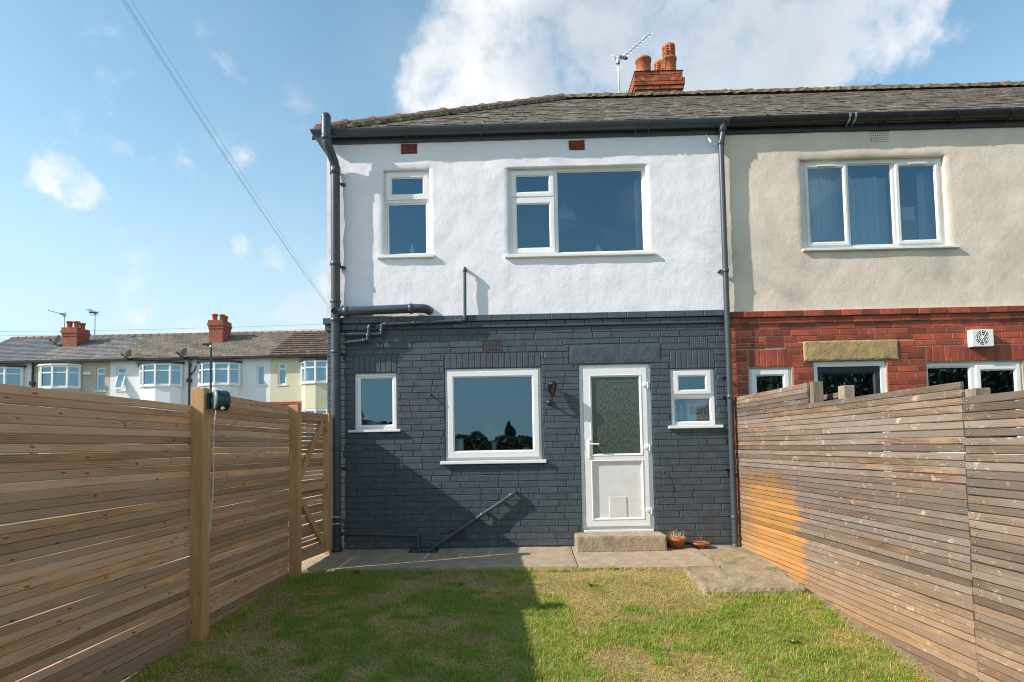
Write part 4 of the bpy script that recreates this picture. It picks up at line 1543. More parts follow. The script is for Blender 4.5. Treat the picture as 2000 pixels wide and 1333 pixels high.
for (ya, za, yb, zb) in ((gy1 - .13, 1.565, gy0 + .04, .90), (gy0 + .04, .79, gy1 - .12, .175)):
    mb = MB()
    mb.bar(gp(ya, za, .009), gp(yb, zb, .009), .07, .034, Vector((gp(yb, zb)[0] - gp(ya, za)[0], yb - ya, zb - za)).cross(Vector((1, -.125, 0))))
    mb.build('brace', m_wood_p, gate)
for z in (1.52, .86):
    mb = MB()
    mb.tube([gp(gy1 - .06 + .022 * math.cos(t), z - .02 + .03 * math.sin(t), .032) for t in [2 * math.pi * k / 14 for k in range(15)]], .004, 6)
    mb.bar(gp(gy1 - .08, z, .030), gp(gy1 + .01, z, .030), .022, .006)
    mb.build('latch', m_galv, gate)
mb = MB()
mb.bar(gp(gy0, 1.615, .026), gp(gy0 + .24, 1.615, .026), .03, .004)
mb.build('hinge_strap', m_galv, gate)
mb = MB()
mb.box(-2.375, -2.290, -.245, -.155, -.05, 1.68, .004)
mb.build('gate_post', m_wood_p, gate)

# washing-line reel on the post
reel = thing('washing_line_reel', (-2.33, -2.83, 1.5), 'green retractable washing line reel with hanging white cord on fence post', 'washing line')
axr = Vector((-.72, -.69, 0)).normalized()
cr = Vector((-2.262, -2.82, 1.632))
mb = MB()
mb.lathe(cr, [(0, -.05), (.070, -.05), (.077, -.044), (.079, -.012), (.073, -.004), (.073, .004), (.079, .012), (.078, .042)], 28, axis=axr)
mb.build('drum', m_green, reel)
mb = MB()
mb.lathe(cr, [(.0785, .040), (.076, .050), (.066, .054), (.02, .055), (0, .055)], 28, axis=axr)
mb.build('cover_disc', m_green2, reel)
mb = MB()
mb.box(-2.346, -2.330, -2.86, -2.81, 1.57, 1.69, .003)
mb.bar((-2.338, -2.835, 1.63), (-2.275, -2.825, 1.63), .035, .018)
mb.build('bracket', m_green, reel)
mb = MB()
mb.lathe(cr + Vector((.045, -.05, -.062)), [(.0, 0), (.012, .0), (.012, .02), (0, .022)], 12, axis=(0.3, -1, 0))
mb.build('locking_knob', m_upvc, reel)
mb = MB()
pts = [cr + Vector((-.008, -.05, -.075))]
for k in range(1, 9):
    pts.append(Vector((-2.272 - .03 * k / 8 - .006 * math.sin(k * .9), -2.872, 1.557 - .83 * k / 8)))
mb.tube(pts, .0042, 8)
mb.tube([pts[-1], pts[-1] + Vector((.006, 0, -.03)), pts[-1] + Vector((-.005, 0, -.05))], .006, 8)
mb.build('cord', m_cord, reel)

# right fence
RX_ = lambda y: 2.572 - .044 * y
fr_ = thing('slatted_fence', (2.72, -2, -.1), 'weathered grey-brown batten fence with orange patch right of the lawn', 'fence')
SEAM = -3.50
zt, pt = 1.795, .0487
r_ = random.Random(77)
for i in range(44):
    zc_ = zt - (i + .5) * pt
    ys_, ye_ = SEAM + .002, -.012
    if i < 4:
        ys_ = -1.70
    if i >= 38:
        ys_, ye_ = SEAM, (-1.16, -1.52, -1.95, -2.05, -2.55, -2.9)[i - 38]
    if i == 37:
        ye_ = -.62
    tilt = -.000 * i
    gap = r_.choice((.0014, .0018, .0022, .003))
    px = r_.uniform(-.003, .003)
    if ys_ < -3 and r_.random() < .16 and i < 38:
        m_ = r_.uniform(-2.3, -1.2)
        add_board(fr_, (RX_(ye_) + .011 + px, ye_, zc_), (RX_(m_) + .011 + px, m_ + .002, zc_ + tilt), pt - gap, .02, m_wood_r, r_)
        add_board(fr_, (RX_(m_) + .011 - px, m_ - .002, zc_), (RX_(ys_) + .011 - px, ys_, zc_ + tilt), pt - gap, .02, m_wood_r, r_)
    else:
        add_board(fr_, (RX_(ye_) + .011 + px, ye_, zc_), (RX_(ys_) + .011 + px, ys_, zc_ + r_.uniform(-.003, .003)), pt - gap, .02, m_wood_r, r_)
for i in range(37):
    zc_ = 1.508 - (i + .5) * .0505
    gap = r_.choice((.0015, .002, .0025, .005))
    add_board(fr_, (RX_(SEAM) + .011 + r_.uniform(-.003, .003), SEAM - .002, zc_), (RX_(-5.6) + .011, -5.6, zc_ + r_.uniform(-.003, .003)), .0505 - gap, .02, m_wood_r, r_)
for (yc, z) in ((-1.71, 1.795), (SEAM - .03, 1.555), (-.04, 1.74), (-5.5, 1.5)):
    mb = MB()
    x0 = RX_(yc) + .024
    mb.box(x0, x0 + .095, yc - .048, yc + .048, -.3, z, .004)
    mb.build('post', m_wood_rp, fr_)
# screw heads beside the seam
mb = MB()
for i in range(33):
    for dy in (.045, -.045):
        z = (1.580 if dy > 0 else 1.480) - i * (.0487 if dy > 0 else .0505)
        mb.lathe((RX_(SEAM) - .0005, SEAM + dy + rng.uniform(-.008, .008), z), [(0, -.002), (.004, -.0015), (.0045, .001)], 6, axis=(1, 0, 0))
kind(mb.build('screw_heads', m_galv, fr_), 'stuff')
# neighbour's own low fence behind it
nf = thing('neighbour_fence', (3.0, -1.9, 0), 'grey post and rails rising behind the weathered fence before the dark door', 'fence')
mb = MB()
mb.box(2.83, 2.925, -1.98, -1.885, -.3, 1.735, .004)
mb.build('post', m_wood_rp, nf)
for z in (1.66, 1.60, 1.54, 1.48):
    add_board(nf, (2.90, -1.2, z + .01), (2.875, -1.90, z), .052, .02, m_wood_r, r_)

# ================================================================== SMALL THINGS BY THE HOUSE
st = rough_box(.602, 1.640, -.315, .003, .0, .198, .025, .004, 14).build('door_step', m_conc)
tag(st, 'rough concrete step in front of the white back door', 'step')

lan = thing('wall_lantern', (.36, 0, 1.78), 'small dark bronze wall lantern between kitchen window and white door', 'lamp')
m_bronze = simple('aged_bronze', (0.055, 0.048, 0.042), 0.35, 0.25, 30, metal=0.6)
mb = MB()
mb.lathe((.338, -.004, 1.775), [(.0, -.028), (.02, -.026), (.036, -.012), (.038, .004)], 16, axis=(0, 1, 0))
mb.build('backplate', m_bronze, lan)
mb = MB()
mb.tube([(.338, -.02, 1.775), (.345, -.07, 1.775), (.362, -.095, 1.80), (.366, -.10, 1.845)], .009, 8, fillet=.025)
mb.build('arm', m_bronze, lan)
LC = Vector((.368, -.10, 1.845))
mb = MB()
mb.lathe(LC, [(0, 0), (.02, .0), (.026, .012), (.030, .02)], 8, False)
mb.lathe(LC, [(.056, .135), (.058, .148), (.048, .168), (.022, .182), (0, .186)], 8, False)
for k in range(8):
    a = 2 * math.pi * k / 8
    mb.tube([LC + Vector((.030 * math.cos(a), .030 * math.sin(a), .018)), LC + Vector((.055 * math.cos(a), .055 * math.sin(a), .138))], .004, 6)
mb.build('cage', m_bronze, lan)
mb = MB()
mb.lathe(LC, [(.026, .02), (.050, .135)], 8, False)
mb.build('lantern_glass', glass('lantern_glass', (.5, .47, .42), .12)[0], lan)
mb = MB()
mb.lathe(LC, [(0, .02), (.013, .022), (.013, .05), (.020, .075), (.018, .098), (0, .112)], 10)
mb.build('bulb', simple('white_bulb', (.62, .60, .55), .4), lan)

hook = thing('wall_hook', (1.69, 0, .90), 'thin rusty hook and wire on grey bricks right of the door', 'hook')
m_rust = simple('rusty_wire', (0.075, 0.055, 0.045), 0.7, 0.3, 40)
mb = MB()
mb.tube([(1.683, .01, .915), (1.683, -.05, .915), (1.687, -.055, .90)], .006, 8)
mb.tube([(1.684, -.035, .912), (1.688, -.04, .86), (1.682, -.045, .80), (1.690, -.04, .745)], .0035, 6)
mb.build('wire', m_rust, hook)


def flower_pot(x, y, z, h, rt_, rb_, label, plants, rim):
    o = thing('flower_pot', (x, y, z), label, 'plant pot', 'terracotta pots by the door step')
    m2 = MB()
    m2.lathe((x, y, z), [(0, 0.004), (rb_, 0), (rb_ + (rt_ - rb_) * .72, h * .68), (rt_ * 1.0, h * .70), (rt_ * 1.05, h * .98), (rt_ * 1.0, h), (rt_ * .90, h), (rt_ * .86, h * .8)], 28)
    m2.build('pot', m_terra, o)
    m2 = MB()
    m2.lathe((x, y, z), [(0, h * .86), (rt_ * .5, h * .87), (rt_ * .88, h * .82)], 20)
    m2.build('soil', m_soilp, o)
    plants(o)
    return o


def dead_stalks(o):
    m2 = MB()
    r = random.Random(5)
    for k in range(46):
        a, rr = r.uniform(0, 6.28), r.uniform(0, .095)
        p = Vector((1.790 + rr * math.cos(a), -.13 + rr * math.sin(a), .028 + .105))
        q = p + Vector((r.uniform(-.05, .05), r.uniform(-.04, .04), r.uniform(.015, .095)))
        m2.tube([p, (p + q) / 2 + Vector((r.uniform(-.01, .01), 0, .01)), q], [.0022, .002, .0008], 4)
    m2.build('dead_plant', m_straw, o)


def sprig(o):
    m2 = MB()
    r = random.Random(6)
    for k in range(4):
        p = Vector((2.075 + r.uniform(-.02, .02), -.13 + r.uniform(-.02, .02), .07))
        q = p + Vector((r.uniform(-.03, .03), r.uniform(-.02, .02), r.uniform(.06, .14)))
        m2.tube([p, q], .0016, 4)
        for j in range(7):
            c = p.lerp(q, (j + 1) / 7.5)
            d = Vector((r.uniform(-1, 1), r.uniform(-1, 1), r.uniform(-.2, .6))).normalized() * .022
            s = d.cross(Vector((0, 0, 1))).normalized() * .006
            m2.quad(c, c + d * .5 + s, c + d, c + d * .5 - s)
    m2.build('seedling', m_sprig, o)


flower_pot(1.790, -.13, .026, .118, .118, .078, 'larger terracotta pot of dead stalks beside the concrete step', dead_stalks, .02)
flower_pot(2.075, -.13, .022, .058, .105, .060, 'low terracotta bowl with a sprig, nearer the downpipe', sprig, .012)

# things standing behind the kitchen window
def leaf_fan(mb_, c, n, ln, wd, r, droop):
    for k in range(n):
        a = r.uniform(0, 6.28)
        u = Vector((math.cos(a), math.sin(a) * .7, 0))
        s = Vector((-u.y, u.x, 0)) * wd
        P = [Vector(c) + u * (ln * t) * .8 + Vector((0, 0, ln * (1.1 * t - droop * t * t) * r.uniform(.8, 1.1))) for t in (0, .35, .7, 1)]
        for i in range(3):
            w0, w1 = s * (1 - i / 3.2), s * (1 - (i + 1) / 3.2)
            mb_.quad(P[i] - w0, P[i] + w0, P[i + 1] + w1, P[i + 1] - w1)


sillz = 1.175
mb = MB()
mb.box(-.93, .22, .092, .36, 1.14, sillz)
mb.build('window_board', m_upvc, house)
va = thing('flower_vase', (-.355, .135, sillz), 'glass vase of red flowers behind the kitchen window', 'vase')
mb = MB()
mb.lathe((-.355, .135, sillz), [(0, .002), (.032, 0), (.036, .03), (.030, .09), (.040, .13)], 16)
mb.build('vase', simple('pale_blue_vase', (.45, .55, .60), .2), va)
mb = MB()
r = random.Random(3)
heads = []
for k in range(11):
    q = Vector((-.355 + r.uniform(-.14, .14), .135 + r.uniform(-.03, .03), sillz + r.uniform(.20, .31)))
    mb.tube([(-.355 + r.uniform(-.02, .02), .135, sillz + .08), q], .003, 5)
    heads.append(q)
leaf_fan(mb, (-.355, .135, sillz + .11), 14, .15, .014, r, .5)
mb.build('stems', m_leaf, va)
mb = MB()
for q in heads:
    for k in range(10):
        d = Vector((r.uniform(-1, 1), r.uniform(-1, 1), r.uniform(-.3, 1))).normalized() * r.uniform(.026, .044)
        s = d.cross(Vector((r.uniform(-1, 1), 1, .3))).normalized() * .019
        mb.quad(q, q + d * .6 + s, q + d, q + d * .6 - s)
mb.build('petals', simple('red_petals', (.80, .02, .06), .6, .25, 40, 0), va)
sp = thing('house_plant', (.045, .15, sillz), 'spider plant in a white pot at the right of the kitchen window', 'plant')
mb = MB()
mb.lathe((.045, .15, sillz), [(0, 0), (.04, 0), (.052, .06), (.046, .06)], 14)
mb.build('pot', m_upvc, sp)
mb = MB()
leaf_fan(mb, (.045, .15, sillz + .055), 46, .17, .006, r, 1.25)
mb.build('leaves', simple('spider_plant_leaf', (.30, .36, .10), .5, .35, 50), sp)
cn = thing('storage_canister', (-.79, .20, sillz), 'plain white canister at the left corner of the kitchen window', 'canister')
mb = MB()
mb.box(-.865, -.735, .11, .22, sillz + .002, sillz + .165, .008)
mb.build('body', m_upvc, cn)
mb = MB()
mb.box(-.868, -.732, .108, .222, sillz + .166, sillz + .182, .004)
mb.build('lid', m_upvc, cn)
bw = thing('glass_bowl', (-1.86, .22, 1.50), 'pale round bowl behind the small lower left window', 'bowl')
mb = MB()
mb.lathe((-1.855, .2, 1.505), [(0, .0), (.04, 0), (.085, .04), (.10, .085), (.094, .085), (.07, .03), (0, .012)], 20)
mb.build('bowl', simple('pale_ceramic', (.55, .58, .52), .4), bw)
mb = MB()
mb.box(-2.05, -1.55, .092, .34, 1.465, 1.505)
mb.build('window_board', m_upvc, house)
# detergent box and bottles on the small window's board
mb = MB()
mb.box(1.82, 2.345, .092, .36, 1.455, 1.503)
mb.build('window_board', m_upvc, house)
bx = thing('detergent_box', (2.16, .2, 1.503), 'peach coloured washing powder box with blue lettering behind the small window', 'box')


def box_mat():
    m, nt, b = newmat('printed_carton')
    pos = nd(nt, 'NewGeometry').outputs['Position']
    s = nd(nt, 'SeparateXYZ', {0: pos})
    f = sstep(nt, mth(nt, 'ADD', s.outputs[2], mth(nt, 'MULTIPLY', nz(nt, pos, 14, 3), .05)), 1.60, 1.73)
    c = mixc(nt, f, (.85, .76, .46), (.80, .42, .32))
    g = sstep(nt, nd(nt, 'TexNoise', {'Vector': pos, 'Scale': 22.0}).outputs[0], .56, .64, 0, .5)
    c = mixc(nt, g, c, (.75, .68, .40))
    nt.links.new(c, b.inputs['Base Color'])
    b.inputs['Roughness'].default_value = .45
    return m


mb = MB()
mb.box(2.030, 2.305, .096, .22, 1.504, 1.80, .003)
mb.build('carton', box_mat(), bx)
fc = bpy.data.curves.new('lettering', 'FONT')
fc.body = 'Surf'
fc.size = .125
fc.extrude = .0012
fc.offset = .0035
fc.align_x = 'CENTER'
fc.align_y = 'CENTER'
fc.materials.append(simple('blue_print', (.008, .05, .16), .4, .05))
tmp = bpy.data.objects.new('lettering_source', fc)
COL.objects.link(tmp)
bpy.context.view_layer.update()
lm = bpy.data.meshes.new_from_object(tmp.evaluated_get(bpy.context.evaluated_depsgraph_get()))
bpy.data.objects.remove(tmp)
lt = link('lettering', lm, (2.168, .0935, 1.645), bx, (math.pi / 2, 0, 0))
mb = MB()
mb.box(2.04, 2.14, .0935, .0955, 1.742, 1.775)
mb.build('printed_panel', simple('red_print', (.45, .05, .04), .4), bx)
for k, (x, c, lab) in enumerate(((1.985, (.18, .36, .50), 'pale blue bottle next to the washing powder box'), (1.912, (.55, .62, .66), 'white bottle at the left edge of the small right window'))):
    bo = thing('bottle', (x, .2, 1.503), lab, 'bottle', 'bottles behind the small window')
    mb = MB()
    mb.lathe((x, .19, 1.504), [(0, 0), (.030, 0), (.034, .01), (.034, .13), (.026, .16), (.013, .175), (.013, .19)], 14)
    mb.build('body', simple('bottle_plastic', c, .35, .1), bo)
    mb = MB()
    mb.lathe((x, .19, 1.694), [(.016, 0), (.016, .03), (0, .032)], 12)
    mb.build('cap', m_upvc, bo)


def curtain(x0, x1, z0, z1, y, label, mat):
    m2 = MB()
    n = int((x1 - x0) / .012)
    vs_, fs_ = [], []
    for i in range(n + 1):
        x = x0 + (x1 - x0) * i / n
        for j in range(7):
            z = z1 + (z0 - z1) * j / 6 - (.03 * abs(math.sin(x * 9)) if j == 0 else 0)
            vs_.append((x, y + .022 * math.sin(x * 55 + .6 * math.sin(x * 13)) + .008 * math.sin(x * 21 + j * .4), z))
    for i in range(n):
        for j in range(6):
            fs_.append((i * 7 + j, i * 7 + j + 1, (i + 1) * 7 + j + 1, (i + 1) * 7 + j))
    m2.mesh(vs_, fs_, True)
    o = m2.build('curtain', mat)
    return tag(o, label, 'curtain')


curtain(3.60, 4.66, 3.65, 4.60, .22, 'pale net curtain across the left of the neighbour\'s upstairs window', m_curtain)
curtain(5.06, 5.24, 3.65, 4.66, .20, 'narrow bunched curtain at the right edge of the neighbour\'s upstairs window', m_curtain)
curtain(1.49, 1.58, 3.64, 4.68, .22, 'slim curtain edge at the right of the white wall\'s wide window', m_curtain)
cb = thing('cabinet', (4.95, .6, 2.7), 'brown wooden cabinet seen low in the neighbour\'s upstairs window', 'cabinet')
mb = MB()
mb.box(4.80, 5.06, .24, .6, 2.67, 4.02, .008)
mb.build('carcass', simple('brown_furniture_wood', (.20, .085, .055), .45, .2, 8), cb)
tw = thing('towel_stack', (4.98, .62, 4.03), 'stack of folded white towels on the neighbour\'s cabinet', 'towels')
for k in range(5):
    mb = MB()
    mb.box(4.86 + .006 * (k % 2), 5.05 - .008 * (k % 3), .24, .52, 4.024 + k * .036, 4.058 + k * .036, .014)
    mb.build('towel', simple('white_towel', (.62, .64, .66), .95, .06), tw)


for (x, z, kindn, c, lab, cat) in ((1.00, 3.70, 'ornament', (.75, .76, .78), 'small white ornament on the sill of the wide upstairs window', 'ornament'),
                                   (-1.36, 3.72, 'toiletry_bottle', (.70, .74, .78), 'white bottle on the sill of the narrow upstairs window', 'bottle'),
                                   (-1.52, 3.72, 'sponge', (.55, .66, .52), 'pale green sponge on the narrow upstairs window sill', 'sponge')):
    mb = MB()
    if kindn == 'toiletry_bottle':
        mb.lathe((x, .17, z - .04), [(0, 0), (.035, 0), (.036, .09), (.022, .12), (.012, .13), (.012, .16), (0, .162)], 14)
    elif kindn == 'ornament':
        mb.lathe((x, .17, z - .04), [(0, 0), (.04, .0), (.055, .035), (.035, .07), (.02, .085), (.026, .105), (0, .12)], 14)
    else:
        mb.box(x - .05, x + .05, .14, .20, z - .04, z + .02, .015)
    tag(mb.build(kindn, simple('sill_item', c, .5, .1)), lab, cat)
for (q, zz) in (((-.12, 1.58), 3.655), ((-1.68, -1.115), 3.678)):
    mb = MB()
    mb.box(q[0], q[1], .117, .34, zz - .03, zz, .003)
    mb.build('window_board', m_upvc, house)
ps = thing('potted_succulent', (1.47, .19, 3.655), 'little leafy plant at the right corner of the wide upstairs window', 'plant')
mb = MB()
mb.lathe((1.455, .18, 3.656), [(0, 0), (.03, 0), (.04, .05), (.034, .05)], 12)
mb.build('pot', m_upvc, ps)
mb = MB()
leaf_fan(mb, (1.455, .18, 3.70), 24, .09, .012, random.Random(8), .7)
mb.build('leaves', simple('succulent_leaf', (.16, .30, .20), .5, .3, 40), ps)
sh = thing('pendant_lamp', (.62, .9, 4.5), 'faint pendant lampshade inside the wide upstairs window', 'lamp')
mb = MB()
mb.lathe((.62, .8, 4.30), [(.20, 0), (.14, .16), (.05, .20), (.05, .22)], 20)
mb.build('shade', simple('pale_lampshade', (.60, .52, .50), .8), sh)
mb = MB()
mb.tube([(.62, .8, 4.52), (.62, .8, 5.04)], .005, 6)
mb.build('flex', m_upvc, sh)

# ================================================================== TV AERIAL ON THE RIDGE
def aerial(base, mast_h, boom0, boom1, n_el, el_len, label, r=.011, cat='aerial', refl=True, axis=None):
    o = thing('tv_aerial', base, label, cat)
    base, boom0, boom1 = Vector(base), Vector(boom0), Vector(boom1)
    m2 = MB()
    m2.tube([base, base + Vector((0, 0, mast_h))], r * 1.3, 8)
    m2.build('mast', m_alu, o)
    m2 = MB()
    m2.tube([boom0, boom1], r, 8)
    m2.build('boom', m_alu, o)
    d = (boom1 - boom0)
    u = d.normalized()
    side = Vector(axis) if axis else u.cross(Vector((0, 1, 0))).normalized()
    side = (side + Vector((0, .8, 0))).normalized() if not axis else side
    for k in range(n_el):
        p = boom0 + d * (.25 + .75 * k / (n_el - 1))
        m2 = MB()
        m2.tube([p - side * el_len * (1 - .03 * k), p + side * el_len * (1 - .03 * k)], r * .42, 6)
        m2.build('element', m_alu, o)
    p = boom0 + d * .17
    if refl:
        m2 = MB()
        m2.bar(p - side * el_len * 1.0, p + side * el_len * 1.0, r * 4, r * 4, (0.2, .3, 1))
        m2.build('dipole', m_seal, o)
        v = side.cross(u).normalized()
        for k in (-2, -1, 1, 2):
            m2 = MB()
            c = boom0 - u * .02 + v * (.07 * k)
            m2.tube([c - side * el_len * 1.3, c + side * el_len * 1.3], r * .4, 6)
            m2.build('reflector_rod', m_alu, o)
        m2 = MB()
        m2.tube([boom0 - u * .02 - v * .15, boom0 - u * .02 + v * .15], r * .6, 6)
        m2.build('reflector_frame', m_alu, o)
    m2 = MB()
    q = base + Vector((0, 0, mast_h - .03))
    m2.cbox(q, (r * 3, r * 3, r * 4), r)
    m2.build('clamp', m_galv, o)
    return o


aerial((1.965, 3.78, 7.60), 1.00, (1.945, 3.75, 8.54), (2.60, 3.80, 9.13), 9, .11, 'tv aerial pointing up to the right beside the near terracotta chimney pots')

# ================================================================== FAR TERRACE ACROSS THE STREET
TY = 25.0
ZG = .98
TE, TRY, TRZ = 6.40, 28.6, 8.50


def bay(parent, x0, x1, z_sill, z_head, mat_wall, seed, y0=TY):
    """curved first-floor bay: apron, glazing with frames, felt roof"""
    n = 4
    cx_, hw = (x0 + x1) / 2, (x1 - x0) / 2
    P = []
    for k in range(n + 1):
        a = math.pi * (.06 + .88 * k / n)
        P.append((cx_ - hw * math.cos(a) / math.cos(math.pi * .06), y0 - .60 * math.sin(a) ** .8))
    P[0] = (x0, y0 - .10)
    P[-1] = (x1, y0 - .10)
    m2 = MB()
    L = [(x0, y0)] + P + [(x1, y0)]
    for (za, zb) in ((z_sill - 1.42, z_sill - .06), (ZG, ZG + .75)):
        m2 = MB()
        for a, b in zip(L, L[1:]):
            m2.quad((a[0], a[1], za), (b[0], b[1], za), (b[0], b[1], zb), (a[0], a[1], zb))
        m2.poly([(a[0], a[1], za) for a in reversed(L)])
        m2.poly([(a[0], a[1], zb) for a in L])
        m2.build('bay_apron', mat_wall, parent)
    m2 = MB()
    grow = lambda L_, e: [(cx_ + (p[0] - cx_) * (1 + e), p[1] - (e if p[1] < y0 else 0)) for p in L_]
    for (za, zb, e) in ((z_sill - .06, z_sill, .06), (ZG + .75, ZG + .82, .06)):
        m2 = MB()
        G = grow(L, e)
        for a, b in zip(G, G[1:]):
            m2.quad((a[0], a[1], za), (b[0], b[1], za), (b[0], b[1], zb), (a[0], a[1], zb))
        m2.poly([(a[0], a[1], zb) for a in G])
        m2.poly([(a[0], a[1], za) for a in reversed(G)])
        m2.build('bay_sill', m_upvc_old, parent)
    for (zs, zh) in ((ZG + .82, z_sill - 1.44), (z_sill, z_head)):
        bwin = MB()
        for p in P:
            bwin.cbox((p[0], p[1], (zs + zh) / 2), (.055, .055, (zh - zs) / 2), .008)
        for a, b in zip(P, P[1:]):
            for (z, hh) in ((zs + .05, .05), (zh - .05, .05), (zs + (zh - zs) * .68, .035)):
                bwin.bar((a[0], a[1], z), (b[0], b[1], z), hh * 2, .06)
        bo_ = bwin.build('bay_window', m_upvc, parent)
        for a, b in zip(P, P[1:]):
            m2 = MB()
            m2.quad((a[0], a[1], zs + .1), (b[0], b[1], zs + .1), (b[0], b[1], zh - .1), (a[0], a[1], zh - .1))
            m2.build('pane', m_glass_far, bo_)
    r2 = random.Random(seed)
    m2 = MB()          # net curtains a little behind the glass
    for a, b in zip(P, P[1:]):
        if r2.random() < .8:
            a2, b2 = (cx_ + (a[0] - cx_) * .88, a[1] + .12), (cx_ + (b[0] - cx_) * .88, b[1] + .12)
            m2.quad((a2[0], a2[1], z_sill + .05), (b2[0], b2[1], z_sill + .05), (b2[0], b2[1], z_head - .05), (a2[0], a2[1], z_head - .05))
    if m2.v:
        m2.build('net_curtain', m_curtain, bo_)
    m2 = MB()
    G = grow(L, .09)
    for (za, zb) in ((z_head, z_head + .09),):
        for a, b in zip(G, G[1:]):
            m2.quad((a[0], a[1], za), (b[0], b[1], za), (b[0], b[1], zb), (a[0], a[1], zb))
        m2.poly([(a[0], a[1], zb + (.05 if a[1] > y0 - .01 else 0)) for a in G])
        m2.poly([(a[0], a[1], za) for a in reversed(G)])
    m2.build('bay_roof', m_black if seed % 2 else m_upvc_old, parent)


def far_window(parent, q, y, top=True, open_=False, mat=None):
    x0, x1, z0, z1 = q
    zt_ = z0 + (z1 - z0) * .72
    secs = [((x0 + .05, x1 - .05, zt_ + .03, z1 - .05), (x0 + .10, x1 - .10, zt_ + .07, z1 - .10), True), ((x0 + .05, x1 - .05, z0 + .05, zt_ - .03), (x0 + .09, x1 - .09, z0 + .09, zt_ - .06), False)]
    if not top:
        secs = [((x0 + .05, x1 - .05, z0 + .05, z1 - .05), (x0 + .09, x1 - .09, z0 + .09, z1 - .09), False)]
    wn = window(parent, q, secs[:1] if open_ else secs, y, None, mat, gm=m_glass_far)
    m2 = MB()
    m2.box(x0 - .07, x1 + .07, y - .10, y + .05, z0 - .06, z0 - .002, .006)
    m2.build('sill', m_upvc_old, wn)
    if open_:     # casement swung outwards at the foot
        m2 = MB()
        m2.ring((x0 + .03, x1 - .03, z0 + .02, zt_ + .02), (x0 + .11, x1 - .11, z0 + .10, zt_ - .06), 0, .05, .02)
        zz = zt_ + .02
        R = Matrix.Rotation(rad(-20), 3, 'X')
        m2.v = [tuple(R @ Vector((v[0], v[1], v[2] - zz)) + Vector((0, y - .03, zz))) for v in m2.v]
        m2.build('open_sash', m_upvc, wn)
        m2 = MB()
        m2.quad(*[tuple(R @ Vector((x, .02, z - zz)) + Vector((0, y - .03, zz))) for x, z in ((x0 + .1, z0 + .09), (x1 - .1, z0 + .09), (x1 - .1, zt_ - .05), (x0 + .1, zt_ - .05))])
        m2.build('pane', m_glass_far, wn)
    return wn


def far_roof(parent, x0, x1, mat, rows, tilew, hip=None, thick=.02, lap=0.012, seed=1):
    r = random.Random(seed)
    ey, ez = TY - .28, TE + .06
    sl = math.hypot(TRY - ey, TRZ - ez)
    p = math.atan2(TRZ - ez, TRY - ey)
    m2 = MB()
    m2.poly([(x0, ey, ez - .04), (x1, ey, ez - .04), (x1 if not hip else hip, TRY, TRZ - .04), (x0, TRY, TRZ - .04)])
    m2.poly([(x0, TRY, TRZ - .04), (x1 if not hip else hip, TRY, TRZ - .04), (x1, 2 * TRY - ey, ez - .04), (x0, 2 * TRY - ey, ez - .04)])
    if hip:
        m2.poly([(x1, ey, ez - .04), (x1, 2 * TRY - ey, ez - .04), (hip, TRY, TRZ - .04)])
    rf = m2.build('roof', mat, parent)
    m2 = MB()
    g = sl / rows
    for j in range(rows):
        s0 = j * g
        xe = x1 if not hip else x1 + (hip - x1) * (j / rows)
        x = x0 - (tilew / 2 if j % 2 else 0)
        while x < xe:
            a, b = max(x, x0), min(x + tilew - .012, xe)
            x += tilew
            if b - a < .03:
                continue
            lf = thick + r.uniform(0, thick * .5)
            y0_, z0_ = ey + math.cos(p) * s0, ez + math.sin(p) * s0
            y1_, z1_ = ey + math.cos(p) * (s0 + g), ez + math.sin(p) * (s0 + g)
            m2.quad((a, y0_ - math.sin(p) * lf, z0_ + lf), (b, y0_ - math.sin(p) * lf, z0_ + lf), (b, y1_, z1_ + .003), (a, y1_, z1_ + .003))
            m2.quad((a, y0_, z0_ - .01), (b, y0_, z0_ - .01), (b, y0_ - math.sin(p) * lf, z0_ + lf), (a, y0_ - math.sin(p) * lf, z0_ + lf))
    kind(m2.build('tile_courses', mat, rf), 'stuff')
    xr = x1 if not hip else hip
    n = int((xr - x0) / .46)
    for k in range(n):
        m2 = MB()
        a = x0 + (xr - x0) * k / n
        b = x0 + (xr - x0) * (k + 1) / n
        for (q0, q1, e) in ((a, b - .09, 0), (b - .09, b, .025)):
            m2.mesh([(q0, TRY - .13 - e, TRZ - .04), (q1, TRY - .13 - e, TRZ - .04), (q1, TRY, TRZ + .10 + e), (q0, TRY, TRZ + .10 + e), (q1, TRY + .13 + e, TRZ - .04), (q0, TRY + .13 + e, TRZ - .04)],
                    [(0, 1, 2, 3), (3, 2, 4, 5), (0, 3, 5), (1, 4, 2)])
        m2.build('ridge_tile', m_ridge, rf)
    if hip:
        m2 = MB()
        m2.bar((x1 + .02, ey, ez + .03), (hip, TRY, TRZ + .06), .1, .2)
        m2.build('hip_tiles', m_terra, rf)
    return rf


def far_chimney(parent, xc, yc, w_, d_, zt_, pots):
    m2 = MB()
    m2.box(xc - w_ / 2, xc + w_ / 2, yc - d_ / 2, yc + d_ / 2, 6.9, zt_ - .5, .0)
    for k in range(3):
        e = (.03, .07, .04)[k]
        m2.box(xc - w_ / 2 - e, xc + w_ / 2 + e, yc - d_ / 2 - e, yc + d_ / 2 + e, zt_ - .5 + .001 + k * .17, zt_ - .5 + (k + 1) * .17)
    ch = m2.build('chimney', m_farbrick, parent)
    for (dx, dy, h, rr) in pots:
        m2 = MB()
        m2.lathe((xc + dx, yc + dy, zt_), [(rr * .9, 0), (rr * .95, h * .8), (rr * 1.2, h * .82), (rr * 1.2, h), (rr * .8, h), (0, h - .02)], 12)
        m2.build('chimney_pot', m_terra, ch)


